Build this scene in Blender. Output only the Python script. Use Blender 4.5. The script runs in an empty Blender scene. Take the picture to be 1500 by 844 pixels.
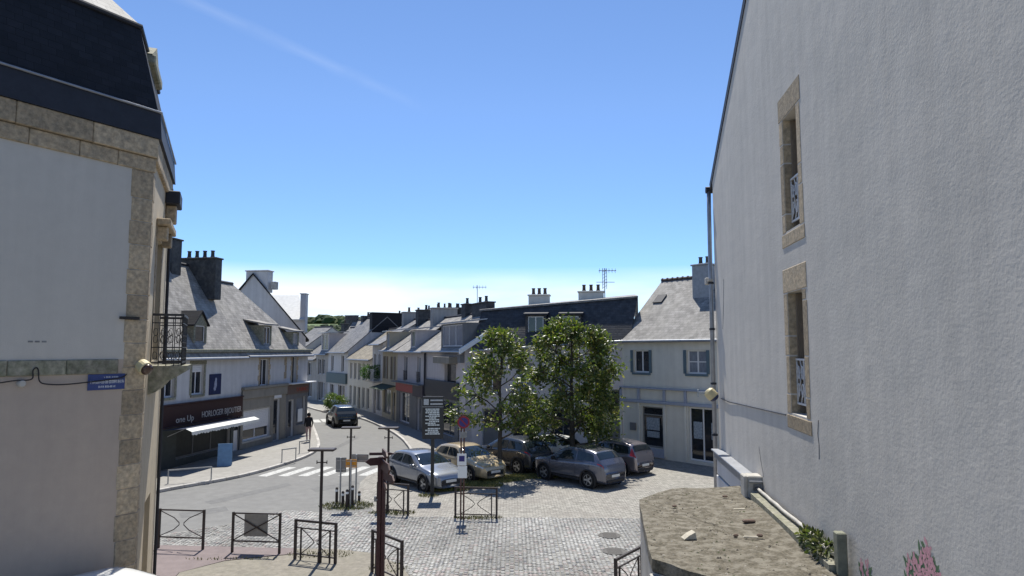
import bpy, math, random
from mathutils import Vector, Matrix
random.seed(11)
sc = bpy.context.scene
col = sc.collection
R = math.radians

# ------------------------------------------------------------------ camera
PITCH = R(5.14); EYE = 5.5; FPX = 1000.0
cam_d = bpy.data.cameras.new('camera'); cam_d.sensor_width = 36; cam_d.lens = 24.0
cam_d.clip_end = 6000; cam_d.clip_start = 0.1
cam = bpy.data.objects.new('camera', cam_d); col.objects.link(cam)
cam.location = (0, 0, EYE); cam.rotation_euler = (R(90) + PITCH, 0, 0)
sc.camera = cam

# ------------------------------------------------------------------ sky, sun, exposure
SUN_EL, SUN_BEAR = R(62), R(-3)
wd = bpy.data.worlds.new('World'); sc.world = wd; wd.use_nodes = True
nt = wd.node_tree; nt.nodes.clear()
def wn(t, **k):
    n = nt.nodes.new(t)
    for a, b in k.items(): setattr(n, a, b)
    return n
wout = wn('ShaderNodeOutputWorld'); wbg = wn('ShaderNodeBackground')
sky = wn('ShaderNodeTexSky', sky_type='NISHITA', sun_disc=False, sun_elevation=SUN_EL,
         sun_rotation=SUN_BEAR, air_density=0.85, dust_density=0.0, ozone_density=4.0, altitude=1200)
wbg.inputs['Strength'].default_value = 0.118
# thin high cloud: a streak of cirrus and a low bank near the horizon, in sky direction space
wtc = wn('ShaderNodeTexCoord'); wsep = wn('ShaderNodeSeparateXYZ')
nt.links.new(wtc.outputs['Generated'], wsep.inputs[0])
def wmath(op, a, b=None, clamp=False):
    n = wn('ShaderNodeMath', operation=op, use_clamp=clamp)
    for i, q in enumerate((a, b)):
        if q is None: continue
        if isinstance(q, (int, float)): n.inputs[i].default_value = q
        else: nt.links.new(q, n.inputs[i])
    return n.outputs[0]
def wnoise(scale, det, vec):
    n = wn('ShaderNodeTexNoise'); n.inputs['Scale'].default_value = scale; n.inputs['Detail'].default_value = det
    nt.links.new(vec, n.inputs['Vector']); return n.outputs['Fac']
wmap = wn('ShaderNodeMapping'); wmap.inputs['Scale'].default_value = (1, 1, 5)
nt.links.new(wtc.outputs['Generated'], wmap.inputs['Vector'])
nlow = wnoise(2.1, 7, wmap.outputs[0])
# bank: strongest at elevation sin ~0.03-0.09, fading above
z = wsep.outputs['Z']
lowband = wmath('SUBTRACT', 1.0, wmath('DIVIDE', wmath('ABSOLUTE', wmath('SUBTRACT', z, 0.045)), 0.075), True)
bank = wmath('MULTIPLY', wmath('MULTIPLY', wmath('SUBTRACT', nlow, 0.34), 4.2, True), wmath('MULTIPLY', lowband, 2.0, True), True)
# cirrus streak: along a tilted great circle
vdot = wn('ShaderNodeVectorMath', operation='DOT_PRODUCT')
nt.links.new(wtc.outputs['Generated'], vdot.inputs[0])
def ray(px, py):
    x = (px - 750) / FPX; y = -(py - 422) / FPX
    return Vector((x, math.cos(PITCH) - y * math.sin(PITCH), math.sin(PITCH) + y * math.cos(PITCH)))
def G(px, py, z=0.0):
    d = ray(px, py); t = (z - EYE) / d.z
    return Vector((d.x * t, d.y * t, z))
def P(px, py, Y):
    d = ray(px, py); t = Y / d.y
    return Vector((d.x * t, Y, EYE + d.z * t))
va, vb = ray(255, -10).normalized(), ray(585, 142).normalized()
cn = va.cross(vb).normalized()
vdot.inputs[1].default_value = cn
wn2 = wnoise(14, 7, wtc.outputs['Generated'])
wdist = wmath('ADD', wmath('ABSOLUTE', vdot.outputs['Value']), wmath('MULTIPLY', wmath('SUBTRACT', wn2, 0.5), 0.02))
mid = va.lerp(vb, 0.25).normalized()
vd2 = wn('ShaderNodeVectorMath', operation='DOT_PRODUCT'); nt.links.new(wtc.outputs['Generated'], vd2.inputs[0])
vd2.inputs[1].default_value = mid
along = wmath('MULTIPLY', wmath('SUBTRACT', vd2.outputs['Value'], 0.962), 1 / 0.03, True)
streak = wmath('MULTIPLY', wmath('MULTIPLY', wmath('SUBTRACT', 1.0, wmath('DIVIDE', wdist, 0.011), True), along), wmath('MULTIPLY', wmath('SUBTRACT', wn2, .33, True), 0.36))
cloud = wmath('MAXIMUM', bank, streak, True)
wmix = wn('ShaderNodeMix', data_type='RGBA')
nt.links.new(wmath('MULTIPLY', cloud, 0.88), wmix.inputs[0])
whs = wn('ShaderNodeHueSaturation'); whs.inputs['Saturation'].default_value = 1.04; whs.inputs['Hue'].default_value = .502
nt.links.new(sky.outputs[0], whs.inputs['Color']); 
wtint = wn('ShaderNodeMix', data_type='RGBA'); nt.links.new(wmath('DIVIDE', z, .34, True), wtint.inputs[0])      # clearer air low down
wtint.inputs[6].default_value = (.66, .83, 1.0, 1); wtint.inputs[7].default_value = (1, 1, 1, 1)
wmul = wn('ShaderNodeMix', data_type='RGBA', blend_type='MULTIPLY'); wmul.inputs[0].default_value = 1
nt.links.new(whs.outputs[0], wmul.inputs[6]); nt.links.new(wtint.outputs[2], wmul.inputs[7]); nt.links.new(wmul.outputs[2], wmix.inputs[6])
wmix.inputs[7].default_value = (6.2, 6.6, 7.0, 1)
nt.links.new(wmix.outputs[2], wbg.inputs['Color'])
nt.links.new(wbg.outputs[0], wout.inputs[0])

sun_d = bpy.data.lights.new('sun', 'SUN'); sun_d.energy = 4.5; sun_d.angle = R(0.53); sun_d.color = (1, .96, .88)
sun = bpy.data.objects.new('sun', sun_d); col.objects.link(sun)
sv = Vector((math.sin(SUN_BEAR) * math.cos(SUN_EL), math.cos(SUN_BEAR) * math.cos(SUN_EL), math.sin(SUN_EL)))
sun.rotation_euler = sv.to_track_quat('Z', 'Y').to_euler(); sun.location = (0, 20, 60)
sc.view_settings.view_transform = 'Standard'; sc.view_settings.look = 'None'
sc.view_settings.exposure = 0.62; sc.view_settings.gamma = 1; sc.view_settings.use_curve_mapping = False
sc.render.engine = 'CYCLES'
sc.cycles.max_bounces = 6; sc.cycles.diffuse_bounces = 3; sc.cycles.glossy_bounces = 3

# ------------------------------------------------------------------ helpers
def tag(o, label=None, cat=None, group=None, kind=None):
    if label: o['label'] = label
    if cat: o['category'] = cat
    if group: o['group'] = group
    if kind: o['kind'] = kind
    return o
def empty(name, loc, rz=0.0, label=None, cat=None, group=None):
    o = bpy.data.objects.new(name, None); col.objects.link(o)
    o.location = loc; o.rotation_euler = (0, 0, rz); o.empty_display_size = 0.2
    return tag(o, label, cat, group)
def link_mesh(name, me, parent=None):
    o = bpy.data.objects.new(name, me); col.objects.link(o); o.parent = parent
    return o
def copy_tree(o, parent=None):
    c = o.copy(); col.objects.link(c); c.parent = parent
    for ch in list(o.children): copy_tree(ch, c)
    return c

class MB:
    def __init__(s): s.v = []; s.f = []; s.m = []; s.c = []
    def add(s, vs, fs, m=0):
        o = len(s.v); s.v += [tuple(q) for q in vs]
        for f in fs: s.f.append([i + o for i in f]); s.m.append(m)
        return s
    def box(s, x0, y0, z0, x1, y1, z1, m=0):
        return s.add([(x0,y0,z0),(x1,y0,z0),(x1,y1,z0),(x0,y1,z0),(x0,y0,z1),(x1,y0,z1),(x1,y1,z1),(x0,y1,z1)],
              [(0,3,2,1),(4,5,6,7),(0,1,5,4),(1,2,6,5),(2,3,7,6),(3,0,4,7)], m)
    def bbox(s, x0, y0, z0, x1, y1, z1, b=0.01, m=0):
        """box with chamfered edges"""
        b = min(b, abs(x1-x0)*.45, abs(y1-y0)*.45, abs(z1-z0)*.45)
        X = (x0, x0+b, x1-b, x1); Y = (y0, y0+b, y1-b, y1); Z = (z0, z0+b, z1-b, z1)
        vs = []; idx = {}
        for i in (0, 1):
            for j in (0, 1):
                for k in (0, 1):
                    xi, yi, zi = (X[1], X[2])[i], (Y[1], Y[2])[j], (Z[1], Z[2])[k]
                    idx[i,j,k,0] = len(vs); vs.append(((x0, x1)[i], yi, zi))
                    idx[i,j,k,1] = len(vs); vs.append((xi, (y0, y1)[j], zi))
                    idx[i,j,k,2] = len(vs); vs.append((xi, yi, (z0, z1)[k]))
        q = lambda *a: [idx[t] for t in a]
        fs = []
        for i in (0, 1):
            f = q((i,0,0,0),(i,1,0,0),(i,1,1,0),(i,0,1,0)); fs.append(f if i else f[::-1])
            f = q((0,i,0,1),(0,i,1,1),(1,i,1,1),(1,i,0,1)); fs.append(f if i else f[::-1])
            f = q((0,0,i,2),(1,0,i,2),(1,1,i,2),(0,1,i,2)); fs.append(f if i else f[::-1])
        for i in (0, 1):
            for j in (0, 1):
                f = q((i,j,0,0),(i,j,1,0),(i,j,1,1),(i,j,0,1)); fs.append(f if (i == j) else f[::-1])
                f = q((i,0,j,0),(i,0,j,2),(i,1,j,2),(i,1,j,0)); fs.append(f if (i == j) else f[::-1])
                f = q((0,i,j,1),(1,i,j,1),(1,i,j,2),(0,i,j,2)); fs.append(f if (i == j) else f[::-1])
                for k in (0, 1):
                    f = q((i,j,k,0),(i,j,k,1),(i,j,k,2)); fs.append(f if (i+j+k) % 2 else f[::-1])
        return s.add(vs, fs, m)
    def quad(s, a, b, c, d, m=0): return s.add([a, b, c, d], [(0, 1, 2, 3)], m)
    def poly(s, pts, m=0): return s.add(pts, [tuple(range(len(pts)))], m)
    def slab(s, pts, off, m=0):
        """closed solid between polygon pts and pts+off"""
        n = len(pts); off = Vector(off)
        vs = [Vector(p) for p in pts] + [Vector(p) + off for p in pts]
        fs = [tuple(range(n))[::-1], tuple(range(n, 2*n))]
        fs += [(i, (i+1) % n, n + (i+1) % n, n + i) for i in range(n)]
        return s.add(vs, fs, m)
    def tube(s, pts, r, n=8, m=0, cap=True):
        pts = [Vector(p) for p in pts]
        rs = r if isinstance(r, (list, tuple)) else [r] * len(pts)
        vs = []; fs = []
        for i, p in enumerate(pts):
            t = (pts[min(i+1, len(pts)-1)] - pts[max(i-1, 0)])
            t = t.normalized() if t.length > 1e-9 else Vector((0, 0, 1))
            a = t.orthogonal().normalized() if i == 0 else (a - t * a.dot(t)).normalized()
            b = t.cross(a)
            for k in range(n):
                w = 2 * math.pi * k / n
                vs.append(p + a * (math.cos(w) * rs[i]) + b * (math.sin(w) * rs[i]))
        for i in range(len(pts)-1):
            for k in range(n):
                fs.append((i*n+k, i*n+(k+1) % n, (i+1)*n+(k+1) % n, (i+1)*n+k))
        if cap:
            fs.append(tuple(range(n))[::-1]); fs.append(tuple(range((len(pts)-1)*n, len(pts)*n)))
        return s.add(vs, fs, m)
    def bar(s, p0, p1, w, h, m=0):
        """square bar between two points"""
        p0 = Vector(p0); p1 = Vector(p1); t = (p1-p0).normalized()
        up = Vector((0, 0, 1)) if abs(t.z) < .95 else Vector((0, 1, 0))
        a = t.cross(up).normalized() * (w/2); b = a.cross(t).normalized() * (h/2)
        vs = [p0-a-b, p0+a-b, p0+a+b, p0-a+b, p1-a-b, p1+a-b, p1+a+b, p1-a+b]
        return s.add(vs, [(0,3,2,1),(4,5,6,7),(0,1,5,4),(1,2,6,5),(2,3,7,6),(3,0,4,7)], m)
    def lathe(s, prof, c=(0,0,0), n=16, m=0, axis='Z'):
        vs = []; fs = []
        for r, h in prof:
            for k in range(n):
                w = 2*math.pi*k/n
                q = (r*math.cos(w), r*math.sin(w), h)
                if axis == 'Y': q = (q[0], h, q[1])
                if axis == 'X': q = (h, q[0], q[1])
                vs.append((c[0]+q[0], c[1]+q[1], c[2]+q[2]))
        for i in range(len(prof)-1):
            for k in range(n): fs.append((i*n+k, i*n+(k+1) % n, (i+1)*n+(k+1) % n, (i+1)*n+k))
        fs.append(tuple(range(n))[::-1]); fs.append(tuple(range((len(prof)-1)*n, len(prof)*n)))
        return s.add(vs, fs, m)
    def mesh(s, name, mats, smooth=False):
        me = bpy.data.meshes.new(name); me.from_pydata(s.v, [], s.f)
        for mm in (mats if isinstance(mats, (list, tuple)) else [mats]): me.materials.append(mm)
        if any(s.m): me.polygons.foreach_set('material_index', s.m)
        if smooth: me.polygons.foreach_set('use_smooth', [True] * len(s.f))
        me.update(); return me
    def build(s, name, mats, parent=None, smooth=False):
        return link_mesh(name, s.mesh(name, mats, smooth), parent)

# ------------------------------------------------------------------ materials
MATS = {}
def mat(name, c, rough=.8, var=.18, scale=3., bump=0., bscale=30., spec=.35, metal=0., c2=None, streak=0., rnd=0.,
        brick=None, vcol=False, mort=None, bump2=None, coat=0., detail=5, edge=(.38, .66), bedge=(.42, .68), big=0., bigscale=.35, bigc=None, mapscale=None):
    if name in MATS: return MATS[name]
    m = bpy.data.materials.new(name); m.use_nodes = True; MATS[name] = m
    t = m.node_tree; N = t.nodes; Lk = t.links
    b = N['Principled BSDF']
    b.inputs['Roughness'].default_value = rough; b.inputs['Metallic'].default_value = metal
    b.inputs['Specular IOR Level'].default_value = spec
    if coat: b.inputs['Coat Weight'].default_value = coat; b.inputs['Coat Roughness'].default_value = .04
    tc = N.new('ShaderNodeTexCoord'); co = tc.outputs['Object']
    if mapscale:
        mp0 = N.new('ShaderNodeMapping'); mp0.inputs['Scale'].default_value = mapscale
        Lk.new(co, mp0.inputs['Vector']); co_n = mp0.outputs[0]
    else: co_n = co
    def noise(sc_, det, vec):
        n = N.new('ShaderNodeTexNoise'); n.inputs['Scale'].default_value = sc_; n.inputs['Detail'].default_value = det
        n.inputs['Roughness'].default_value = .6
        Lk.new(vec, n.inputs['Vector']); return n.outputs['Fac']
    def ramp(f, lo, hi, a, b_):
        r = N.new('ShaderNodeMapRange'); r.inputs[1].default_value = lo; r.inputs[2].default_value = hi
        r.inputs[3].default_value = a; r.inputs[4].default_value = b_; Lk.new(f, r.inputs[0]); return r.outputs[0]
    def mixc(f, A, B, bt='MIX'):
        x = N.new('ShaderNodeMix'); x.data_type = 'RGBA'; x.blend_type = bt
        for i, q in ((0, f), (6, A), (7, B)):
            if isinstance(q, (int, float)): x.inputs[i].default_value = q
            elif isinstance(q, tuple): x.inputs[i].default_value = (*q[:3], 1)
            else: Lk.new(q, x.inputs[i])
        return x.outputs[2]
    def scl(colr, f):
        """multiply colour by scalar socket"""
        x = N.new('ShaderNodeVectorMath'); x.operation = 'SCALE'
        if isinstance(colr, tuple): x.inputs[0].default_value = colr[:3]
        else: Lk.new(colr, x.inputs[0])
        Lk.new(f, x.inputs['Scale']); return x.outputs[0]
    base = tuple(c)
    if vcol:
        at = N.new('ShaderNodeAttribute'); at.attribute_name = 'tint'; base = at.outputs['Color']
    n1 = noise(scale, detail, co_n)
    if c2: base = mixc(ramp(n1, edge[0], edge[1], 0, 1), base, tuple(c2))
    height = None
    if brick:
        bw, bh, ms, jit, axes = brick
        sp = N.new('ShaderNodeSeparateXYZ'); Lk.new(co, sp.inputs[0])
        cb = N.new('ShaderNodeCombineXYZ')
        Lk.new(sp.outputs[axes[0]], cb.inputs[0]); Lk.new(sp.outputs[axes[1]], cb.inputs[1])
        bt = N.new('ShaderNodeTexBrick'); Lk.new(cb.outputs[0], bt.inputs['Vector'])
        bt.inputs['Scale'].default_value = 1; bt.inputs['Brick Width'].default_value = bw
        bt.inputs['Row Height'].default_value = bh; bt.inputs['Mortar Size'].default_value = ms
        bt.inputs['Mortar Smooth'].default_value = .3; bt.inputs['Bias'].default_value = 0
        bt.inputs['Color1'].default_value = (1-jit,)*3 + (1,); bt.inputs['Color2'].default_value = (1+jit,)*3 + (1,)
        mv = mort if mort is not None else .45
        bt.inputs['Mortar'].default_value = (mv, mv, mv, 1)
        base = mixc(1.0, base, bt.outputs['Color'], 'MULTIPLY')
        inv = N.new('ShaderNodeMath'); inv.operation = 'SUBTRACT'; inv.inputs[0].default_value = 1
        Lk.new(bt.outputs['Fac'], inv.inputs[1]); height = inv.outputs[0]
    if var: base = scl(base, ramp(noise(scale*1.7+.3, detail, co_n), .3, .7, 1-var, 1+var))
    if big: base = mixc(ramp(noise(bigscale, 6, co), bedge[0], bedge[1], 0, big), base, tuple(bigc or (c[0]*.5, c[1]*.5, c[2]*.5)))
    if streak:
        mp = N.new('ShaderNodeMapping'); mp.inputs['Scale'].default_value = (3.5, 3.5, .22); Lk.new(co, mp.inputs['Vector'])
        base = scl(base, ramp(noise(1.0, 5, mp.outputs[0]), .35, .72, 1, 1-streak))
    if rnd:
        oi = N.new('ShaderNodeObjectInfo'); base = scl(base, ramp(oi.outputs['Random'], 0, 1, 1-rnd, 1+rnd))
    if isinstance(base, tuple): b.inputs['Base Color'].default_value = (*base, 1)
    else: Lk.new(base, b.inputs['Base Color'])
    if bump or height is not None:
        bp = N.new('ShaderNodeBump'); bp.inputs['Strength'].default_value = 1; bp.inputs['Distance'].default_value = max(bump, .004)
        nb = noise(bscale, 4, co_n)
        if height is not None:
            ad = N.new('ShaderNodeMath'); ad.operation = 'MULTIPLY_ADD'; Lk.new(nb, ad.inputs[0])
            ad.inputs[1].default_value = .6 if bump else 0; Lk.new(height, ad.inputs[2]); nb = ad.outputs[0]
        Lk.new(nb, bp.inputs['Height']); Lk.new(bp.outputs[0], b.inputs['Normal'])
        if bump2:
            b2 = N.new('ShaderNodeBump'); b2.inputs['Distance'].default_value = bump2[0]
            Lk.new(noise(bump2[1], 3, co), b2.inputs['Height']); Lk.new(b2.outputs[0], bp.inputs['Normal'])
    return m

M_white = mat('white_render', (.57, .56, .55), .85, .05, 1.2, .002, 60, streak=.18, big=.25, bigc=(.47, .46, .45))
M_lilac = mat('lilac_render', (.54, .505, .5), .85, .06, 1.2, .002, 60, streak=.15, big=.3, bigc=(.46, .43, .43))
M_cream = mat('cream_render', (.5, .44, .32), .85, .06, 1.2, .002, 60, streak=.15)
M_pale = mat('pale_render', (.62, .6, .53), .85, .05, 1.2, .002, 60, streak=.1, big=.2, bigc=(.53, .515, .46))
M_greyw = mat('grey_render', (.4, .38, .35), .9, .12, 1.2, .003, 50, streak=.25, big=.4)
M_greyd = mat('dark_grey_render', (.17, .17, .17), .8, .12, 1.2, .002, 50, streak=.15)
M_taupe = mat('taupe_render', (.26, .24, .2), .85, .1, 1.2, .002, 50, streak=.15)
M_stucco = mat('rough_stucco', (.575, .54, .485), .92, .035, 1.2, .001, 24, streak=.13, big=.55, bigc=(.49, .465, .42), bigscale=.4, bump2=(.012, 1.3))
M_gableup = mat('smooth_grey_render', (.52, .49, .44), .9, .03, 2.5, .001, 60, streak=.07, big=.2, bigc=(.47, .44, .4), bigscale=.8, bump2=(.006, 2))
M_gablelo = mat('warm_grey_render', (.44, .365, .3), .9, .04, 2.5, .001, 60, streak=.08, big=.25, bigc=(.37, .32, .28), bigscale=.8, bump2=(.006, 2))
M_granite = mat('granite', (.42, .33, .22), .9, .3, 9, .006, 45, c2=(.3, .25, .18), rnd=.22)
M_granite_g = mat('lichen_granite', (.27, .255, .2), .9, .35, 7, .006, 45, c2=(.19, .19, .13), rnd=.15)
M_slate = mat('slate', (.17, .165, .16), .62, .3, 1.6, .004, 40, spec=.5, brick=(.24, .13, .006, .22, (0, 2)), big=.5, bigc=(.27, .255, .23), bigscale=.7)
M_slatel = mat('pale_weathered_slate', (.27, .255, .235), .75, .3, 1.2, .004, 40, spec=.4, brick=(.24, .13, .006, .2, (0, 2)), streak=.35, big=.6, bigc=(.36, .34, .3), bigscale=.6)
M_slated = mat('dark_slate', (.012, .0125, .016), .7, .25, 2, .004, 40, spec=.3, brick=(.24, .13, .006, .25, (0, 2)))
M_manslate = mat('mansard_slate', (.045, .046, .05), .6, .3, 2, .004, 40, spec=.4, brick=(.24, .13, .006, .25, (0, 2)))
M_zinc = mat('zinc', (.3, .31, .33), .45, .15, 3, spec=.5, metal=.6)
M_zincd = mat('dark_zinc', (.022, .024, .032), .6, .2, 3, spec=.35, metal=0.)
M_glass = mat('window_glass', (.018, .022, .028), .06, .3, 2, spec=.6)
M_glassl = mat('curtained_glass', (.2, .22, .26), .12, .35, 3, spec=.6, mapscale=(6, 6, .6))
M_frame = mat('white_frame_paint', (.66, .66, .66), .5, .05, 5)
M_framew = mat('weathered_wood', (.2, .16, .12), .7, .25, 6, mapscale=(8, 8, 1))
M_blue = mat('blue_grey_paint', (.1, .145, .17), .6, .08, 4)
M_iron = mat('dark_iron', (.018, .016, .016), .5, .2, 20, spec=.5)
M_ironbr = mat('brown_painted_steel', (.026, .017, .016), .55, .25, 12, spec=.45)
M_redbr = mat('red_brown_paint', (.05, .017, .016), .6, .25, 9, spec=.4)
M_ironw = mat('white_painted_iron', (.6, .6, .6), .5, .15, 15)
M_chimd = mat('dark_chimney_render', (.05, .052, .055), .85, .35, 3, .004, 30, c2=(.085, .085, .08))
M_pot = mat('clay_pot', (.07, .05, .045), .8, .2, 10)
M_conc = mat('concrete', (.42, .4, .36), .92, .18, 3, .004, 40)
M_kerb = mat('granite_kerb', (.42, .4, .37), .85, .2, 6, .003, 50, rnd=.15)
M_steel = mat('galvanised_steel', (.33, .34, .35), .45, .15, 8, metal=.7, spec=.5)
M_black = mat('black_panel', (.012, .014, .018), .35, .1, 5, spec=.5)
M_plate = mat('white_plate', (.72, .74, .74), .45, .04, 6)
M_signgrey = mat('sign_back', (.22, .225, .225), .5, .1, 6, metal=.3)
# ------------------------------------------------------------------ facade tools
class Fac:
    """vertical facade plane from ground point A (left seen from outside) to B (right)"""
    def __init__(s, A, B):
        s.A = Vector((A[0], A[1], 0)); s.B = Vector((B[0], B[1], 0))
        s.d = (s.B - s.A); s.L = s.d.length; s.d.normalize()
        s.out = Vector((s.d.y, -s.d.x, 0)); s.rz = math.atan2(s.d.y, s.d.x)
    def uz(s, px, py, off=0.0):
        r = ray(px, py); o = Vector((0, 0, EYE)); a = s.A + s.out * off
        t = (a - o).dot(s.out) / r.dot(s.out); q = o + r * t
        return (q - s.A).dot(s.d), q.z
    def rect(s, x0, y0, x1, y1, off=0.0):
        """pixel box -> local rectangle, using the middle of each side"""
        xm, ym = (x0+x1)/2, (y0+y1)/2
        return (s.uz(x0, ym, off)[0], s.uz(xm, y1, off)[1], s.uz(x1, ym, off)[0], s.uz(xm, y0, off)[1])
    def root(s, name, label, cat, group=None):
        return empty(name, s.A, s.rz, label, cat, group)
    def world(s, u, y, z): return s.A + s.d * u - s.out * y + Vector((0, 0, z))

def wall_face(mb, L0, L1, H, ops, dep=.2, m=0, y=0.0, zb=0.0, top=None):
    """front wall at y with rectangular openings and reveals of depth dep"""
    xs = sorted(set([L0, L1] + [q for o in ops for q in (o[0], o[2]) if L0 < q < L1]))
    zs = sorted(set([zb, H] + [q for o in ops for q in (o[1], o[3]) if zb < q < H]))
    for i in range(len(xs)-1):
        for k in range(len(zs)-1):
            cx, cz = (xs[i]+xs[i+1])/2, (zs[k]+zs[k+1])/2
            if any(o[0] < cx < o[2] and o[1] < cz < o[3] for o in ops): continue
            mb.quad((xs[i], y, zs[k]), (xs[i+1], y, zs[k]), (xs[i+1], y, zs[k+1]), (xs[i], y, zs[k+1]), m)
    for (a, b, c, d) in ops:
        a = max(a, L0); c = min(c, L1); e = y+dep
        mb.quad((a, y, b), (a, y, d), (a, e, d), (a, e, b), m)
        mb.quad((c, y, b), (c, e, b), (c, e, d), (c, y, d), m)
        mb.quad((a, y, d), (c, y, d), (c, e, d), (a, e, d), m)
        mb.quad((a, y, b), (a, e, b), (c, e, b), (c, y, b), m)

def window(root, o, y=0.0, dep=.2, fm=None, gm=None, nx=2, nz=1, fw=.05, sill=None, surround=None, stones=False,
           shutters=None, blind=0.0, blindm=None, name='window', transom=None, rail=None):
    """a window or glazed door in the opening o=(u0,z0,u1,z1): frame with pane, sill, surround, shutter sub-parts"""
    fm = fm or M_frame; gm = gm or (M_glassl if random.random() < .25 else M_glass)
    u0, z0, u1, z1 = o; e = .003
    yf = y + dep - .075
    mb = MB()
    a, c, b, d = u0+e, u1-e, z0+e, z1-e
    mb.box(a, yf, b, a+fw, yf+.06, d); mb.box(c-fw, yf, b, c, yf+.06, d)
    mb.box(a+fw, yf, d-fw, c-fw, yf+.06, d); mb.box(a+fw, yf, b, c-fw, yf+.06, b+fw*1.3)
    ux = [a+fw + (c-a-2*fw)*k/nx for k in range(nx+1)]
    if transom: zz = [b+fw*1.3, b+(d-b)*transom, d-fw]
    else: zz = [b+fw*1.3 + (d-b-2.3*fw)*k/nz for k in range(nz+1)]
    for k in range(1, nx): mb.box(ux[k]-fw*.6, yf+.004, b+fw*1.3, ux[k]+fw*.6, yf+.056, d-fw)
    for k in range(1, len(zz)-1): 
        for j in range(nx):
            mb.box(ux[j]+(fw*.6 if j else 0), yf+.008, zz[k]-fw*.4, ux[j+1]-(fw*.6 if j < nx-1 else 0), yf+.05, zz[k]+fw*.4)
    w = mb.build(name, fm, root)
    for j in range(nx):
        for k in range(len(zz)-1):
            g = MB(); g.box(ux[j], yf+.03, zz[k], ux[j+1], yf+.036, zz[k+1]); g.build('pane', gm, w)
    if blind:
        g = MB(); zt = d-fw; zb_ = zt-(d-b)*blind
        n = max(2, int((zt-zb_)/.09))
        for k in range(n):
            q0 = zb_+(zt-zb_)*k/n; q1 = zb_+(zt-zb_)*(k+1)/n
            g.bbox(a+.01, yf-.035, q0, c-.01, yf-.012, q1-.004, .006)
        g.build('roller_shutter', blindm or M_frame, w)
    if sill:
        g = MB(); g.bbox(u0-.08, y-.07, z0-.11, u1+.08, y+dep-.08, z0-.001, .012); g.build('sill', sill, w)
    if surround:
        sw = .17
        if stones:
            n = max(3, int((z1-z0)/.3))
            for side in (0, 1):
                for k in range(n):
                    q0 = z0+(z1-z0)*k/n; q1 = z0+(z1-z0)*(k+1)/n; ww = sw*(1.45 if k % 2 else .85)
                    g = MB()
                    if side: g.bbox(u1+.002, y-.02, q0+.004, u1+ww, y+.05, q1-.004, .012)
                    else: g.bbox(u0-ww, y-.02, q0+.004, u0-.002, y+.05, q1-.004, .012)
                    g.build('stone_block', surround, w)
        else:
            for side in (0, 1):
                g = MB()
                if side: g.bbox(u1+.002, y-.02, z0, u1+sw, y+.05, z1-.002, .012)
                else: g.bbox(u0-sw, y-.02, z0, u0-.002, y+.05, z1-.002, .012)
                g.build('jamb', surround, w)
        g = MB(); g.bbox(u0-sw*1.15, y-.024, z1+.002, u1+sw*1.15, y+.05, z1+.24, .012); g.build('lintel', surround, w)
    if shutters:
        sw = (u1-u0)*.3 if not isinstance(shutters, tuple) else shutters[1]
        sm = shutters[0] if isinstance(shutters, tuple) else shutters
        for side in (0, 1):
            g = MB(); s0 = u1+.01 if side else u0-.01-sw
            g.bbox(s0, y-.05, z0, s0+sw, y-.012, z1, .006)
            for k in range(8):
                q = z0+.06+(z1-z0-.12)*k/8; g.box(s0+.04, y-.062, q, s0+sw-.04, y-.05, q+(z1-z0)/20)
            g.build('shutter', sm, w)
    if rail:
        g = MB(); zt = z0+.0+min(.9, (z1-z0)*.42)
        g.bar((u0, y-.06, zt), (u1, y-.06, zt), .03, .03); g.bar((u0, y-.06, z0+.08), (u1, y-.06, z0+.08), .02, .02)
        for k in range(9):
            q = u0+(u1-u0)*(k+.5)/9; g.bar((q, y-.06, z0+.08), (q, y-.06, zt), .014, .014)
        g.build('railing', rail, w)
    return w

def door(root, o, y=0.0, dep=.2, m=None, fm=None, glazed=.45):
    m = m or M_greyd; u0, z0, u1, z1 = o; yf = y+dep-.08
    mb = MB(); mb.box(u0+.004, yf, z0+.01, u1-.004, yf+.05, z1-.004)
    w = mb.build('door', m, root)
    g = MB(); f = .05
    g.box(u0+.004, yf-.03, z0+.01, u0+f, yf-.002, z1-.004); g.box(u1-f, yf-.03, z0+.01, u1-.004, yf-.002, z1-.004)
    g.box(u0+f, yf-.03, z1-f, u1-f, yf-.002, z1-.004); g.build('frame', fm or M_frame, w)
    if glazed:
        g = MB(); zz = z1-(z1-z0)*glazed-.1; g.box(u0+.13, yf-.012, zz, u1-.13, yf-.002, z1-.14); g.build('pane', M_glass, w)
    g = MB(); g.bar((u1-.14, yf-.05, z0+1.0), (u1-.14, yf-.05, z0+1.14), .025, .025); g.bar((u1-.14, yf-.05, z0+1.07), (u1-.14, yf, z0+1.07), .02, .02)
    g.build('handle', M_steel, w)
    return w

def chimney(root, x, y, z0, z1, wx, wy, m, pots=2, cap=True, potm=None, alongx=True):
    mb = MB(); mb.bbox(x-wx/2, y-wy/2, z0, x+wx/2, y+wy/2, z1, .02)
    if cap: mb.bbox(x-wx/2-.06, y-wy/2-.06, z1+.002, x+wx/2+.06, y+wy/2+.06, z1+.09, .02)
    c = mb.build('chimney', m, root)
    for k in range(pots):
        g = MB(); t = (k+.5)/pots-.5
        px, py = (x+t*wx*.85, y) if alongx else (x, y+t*wy*.85)
        g.lathe([(.11, 0), (.125, .05), (.1, .1), (.09, .34), (.115, .36), (.115, .4), (.07, .4), (.06, .2)], (px, py, z1+.09), 10)
        g.build('chimney_pot', potm or M_pot, c, True)
    return c

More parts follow.
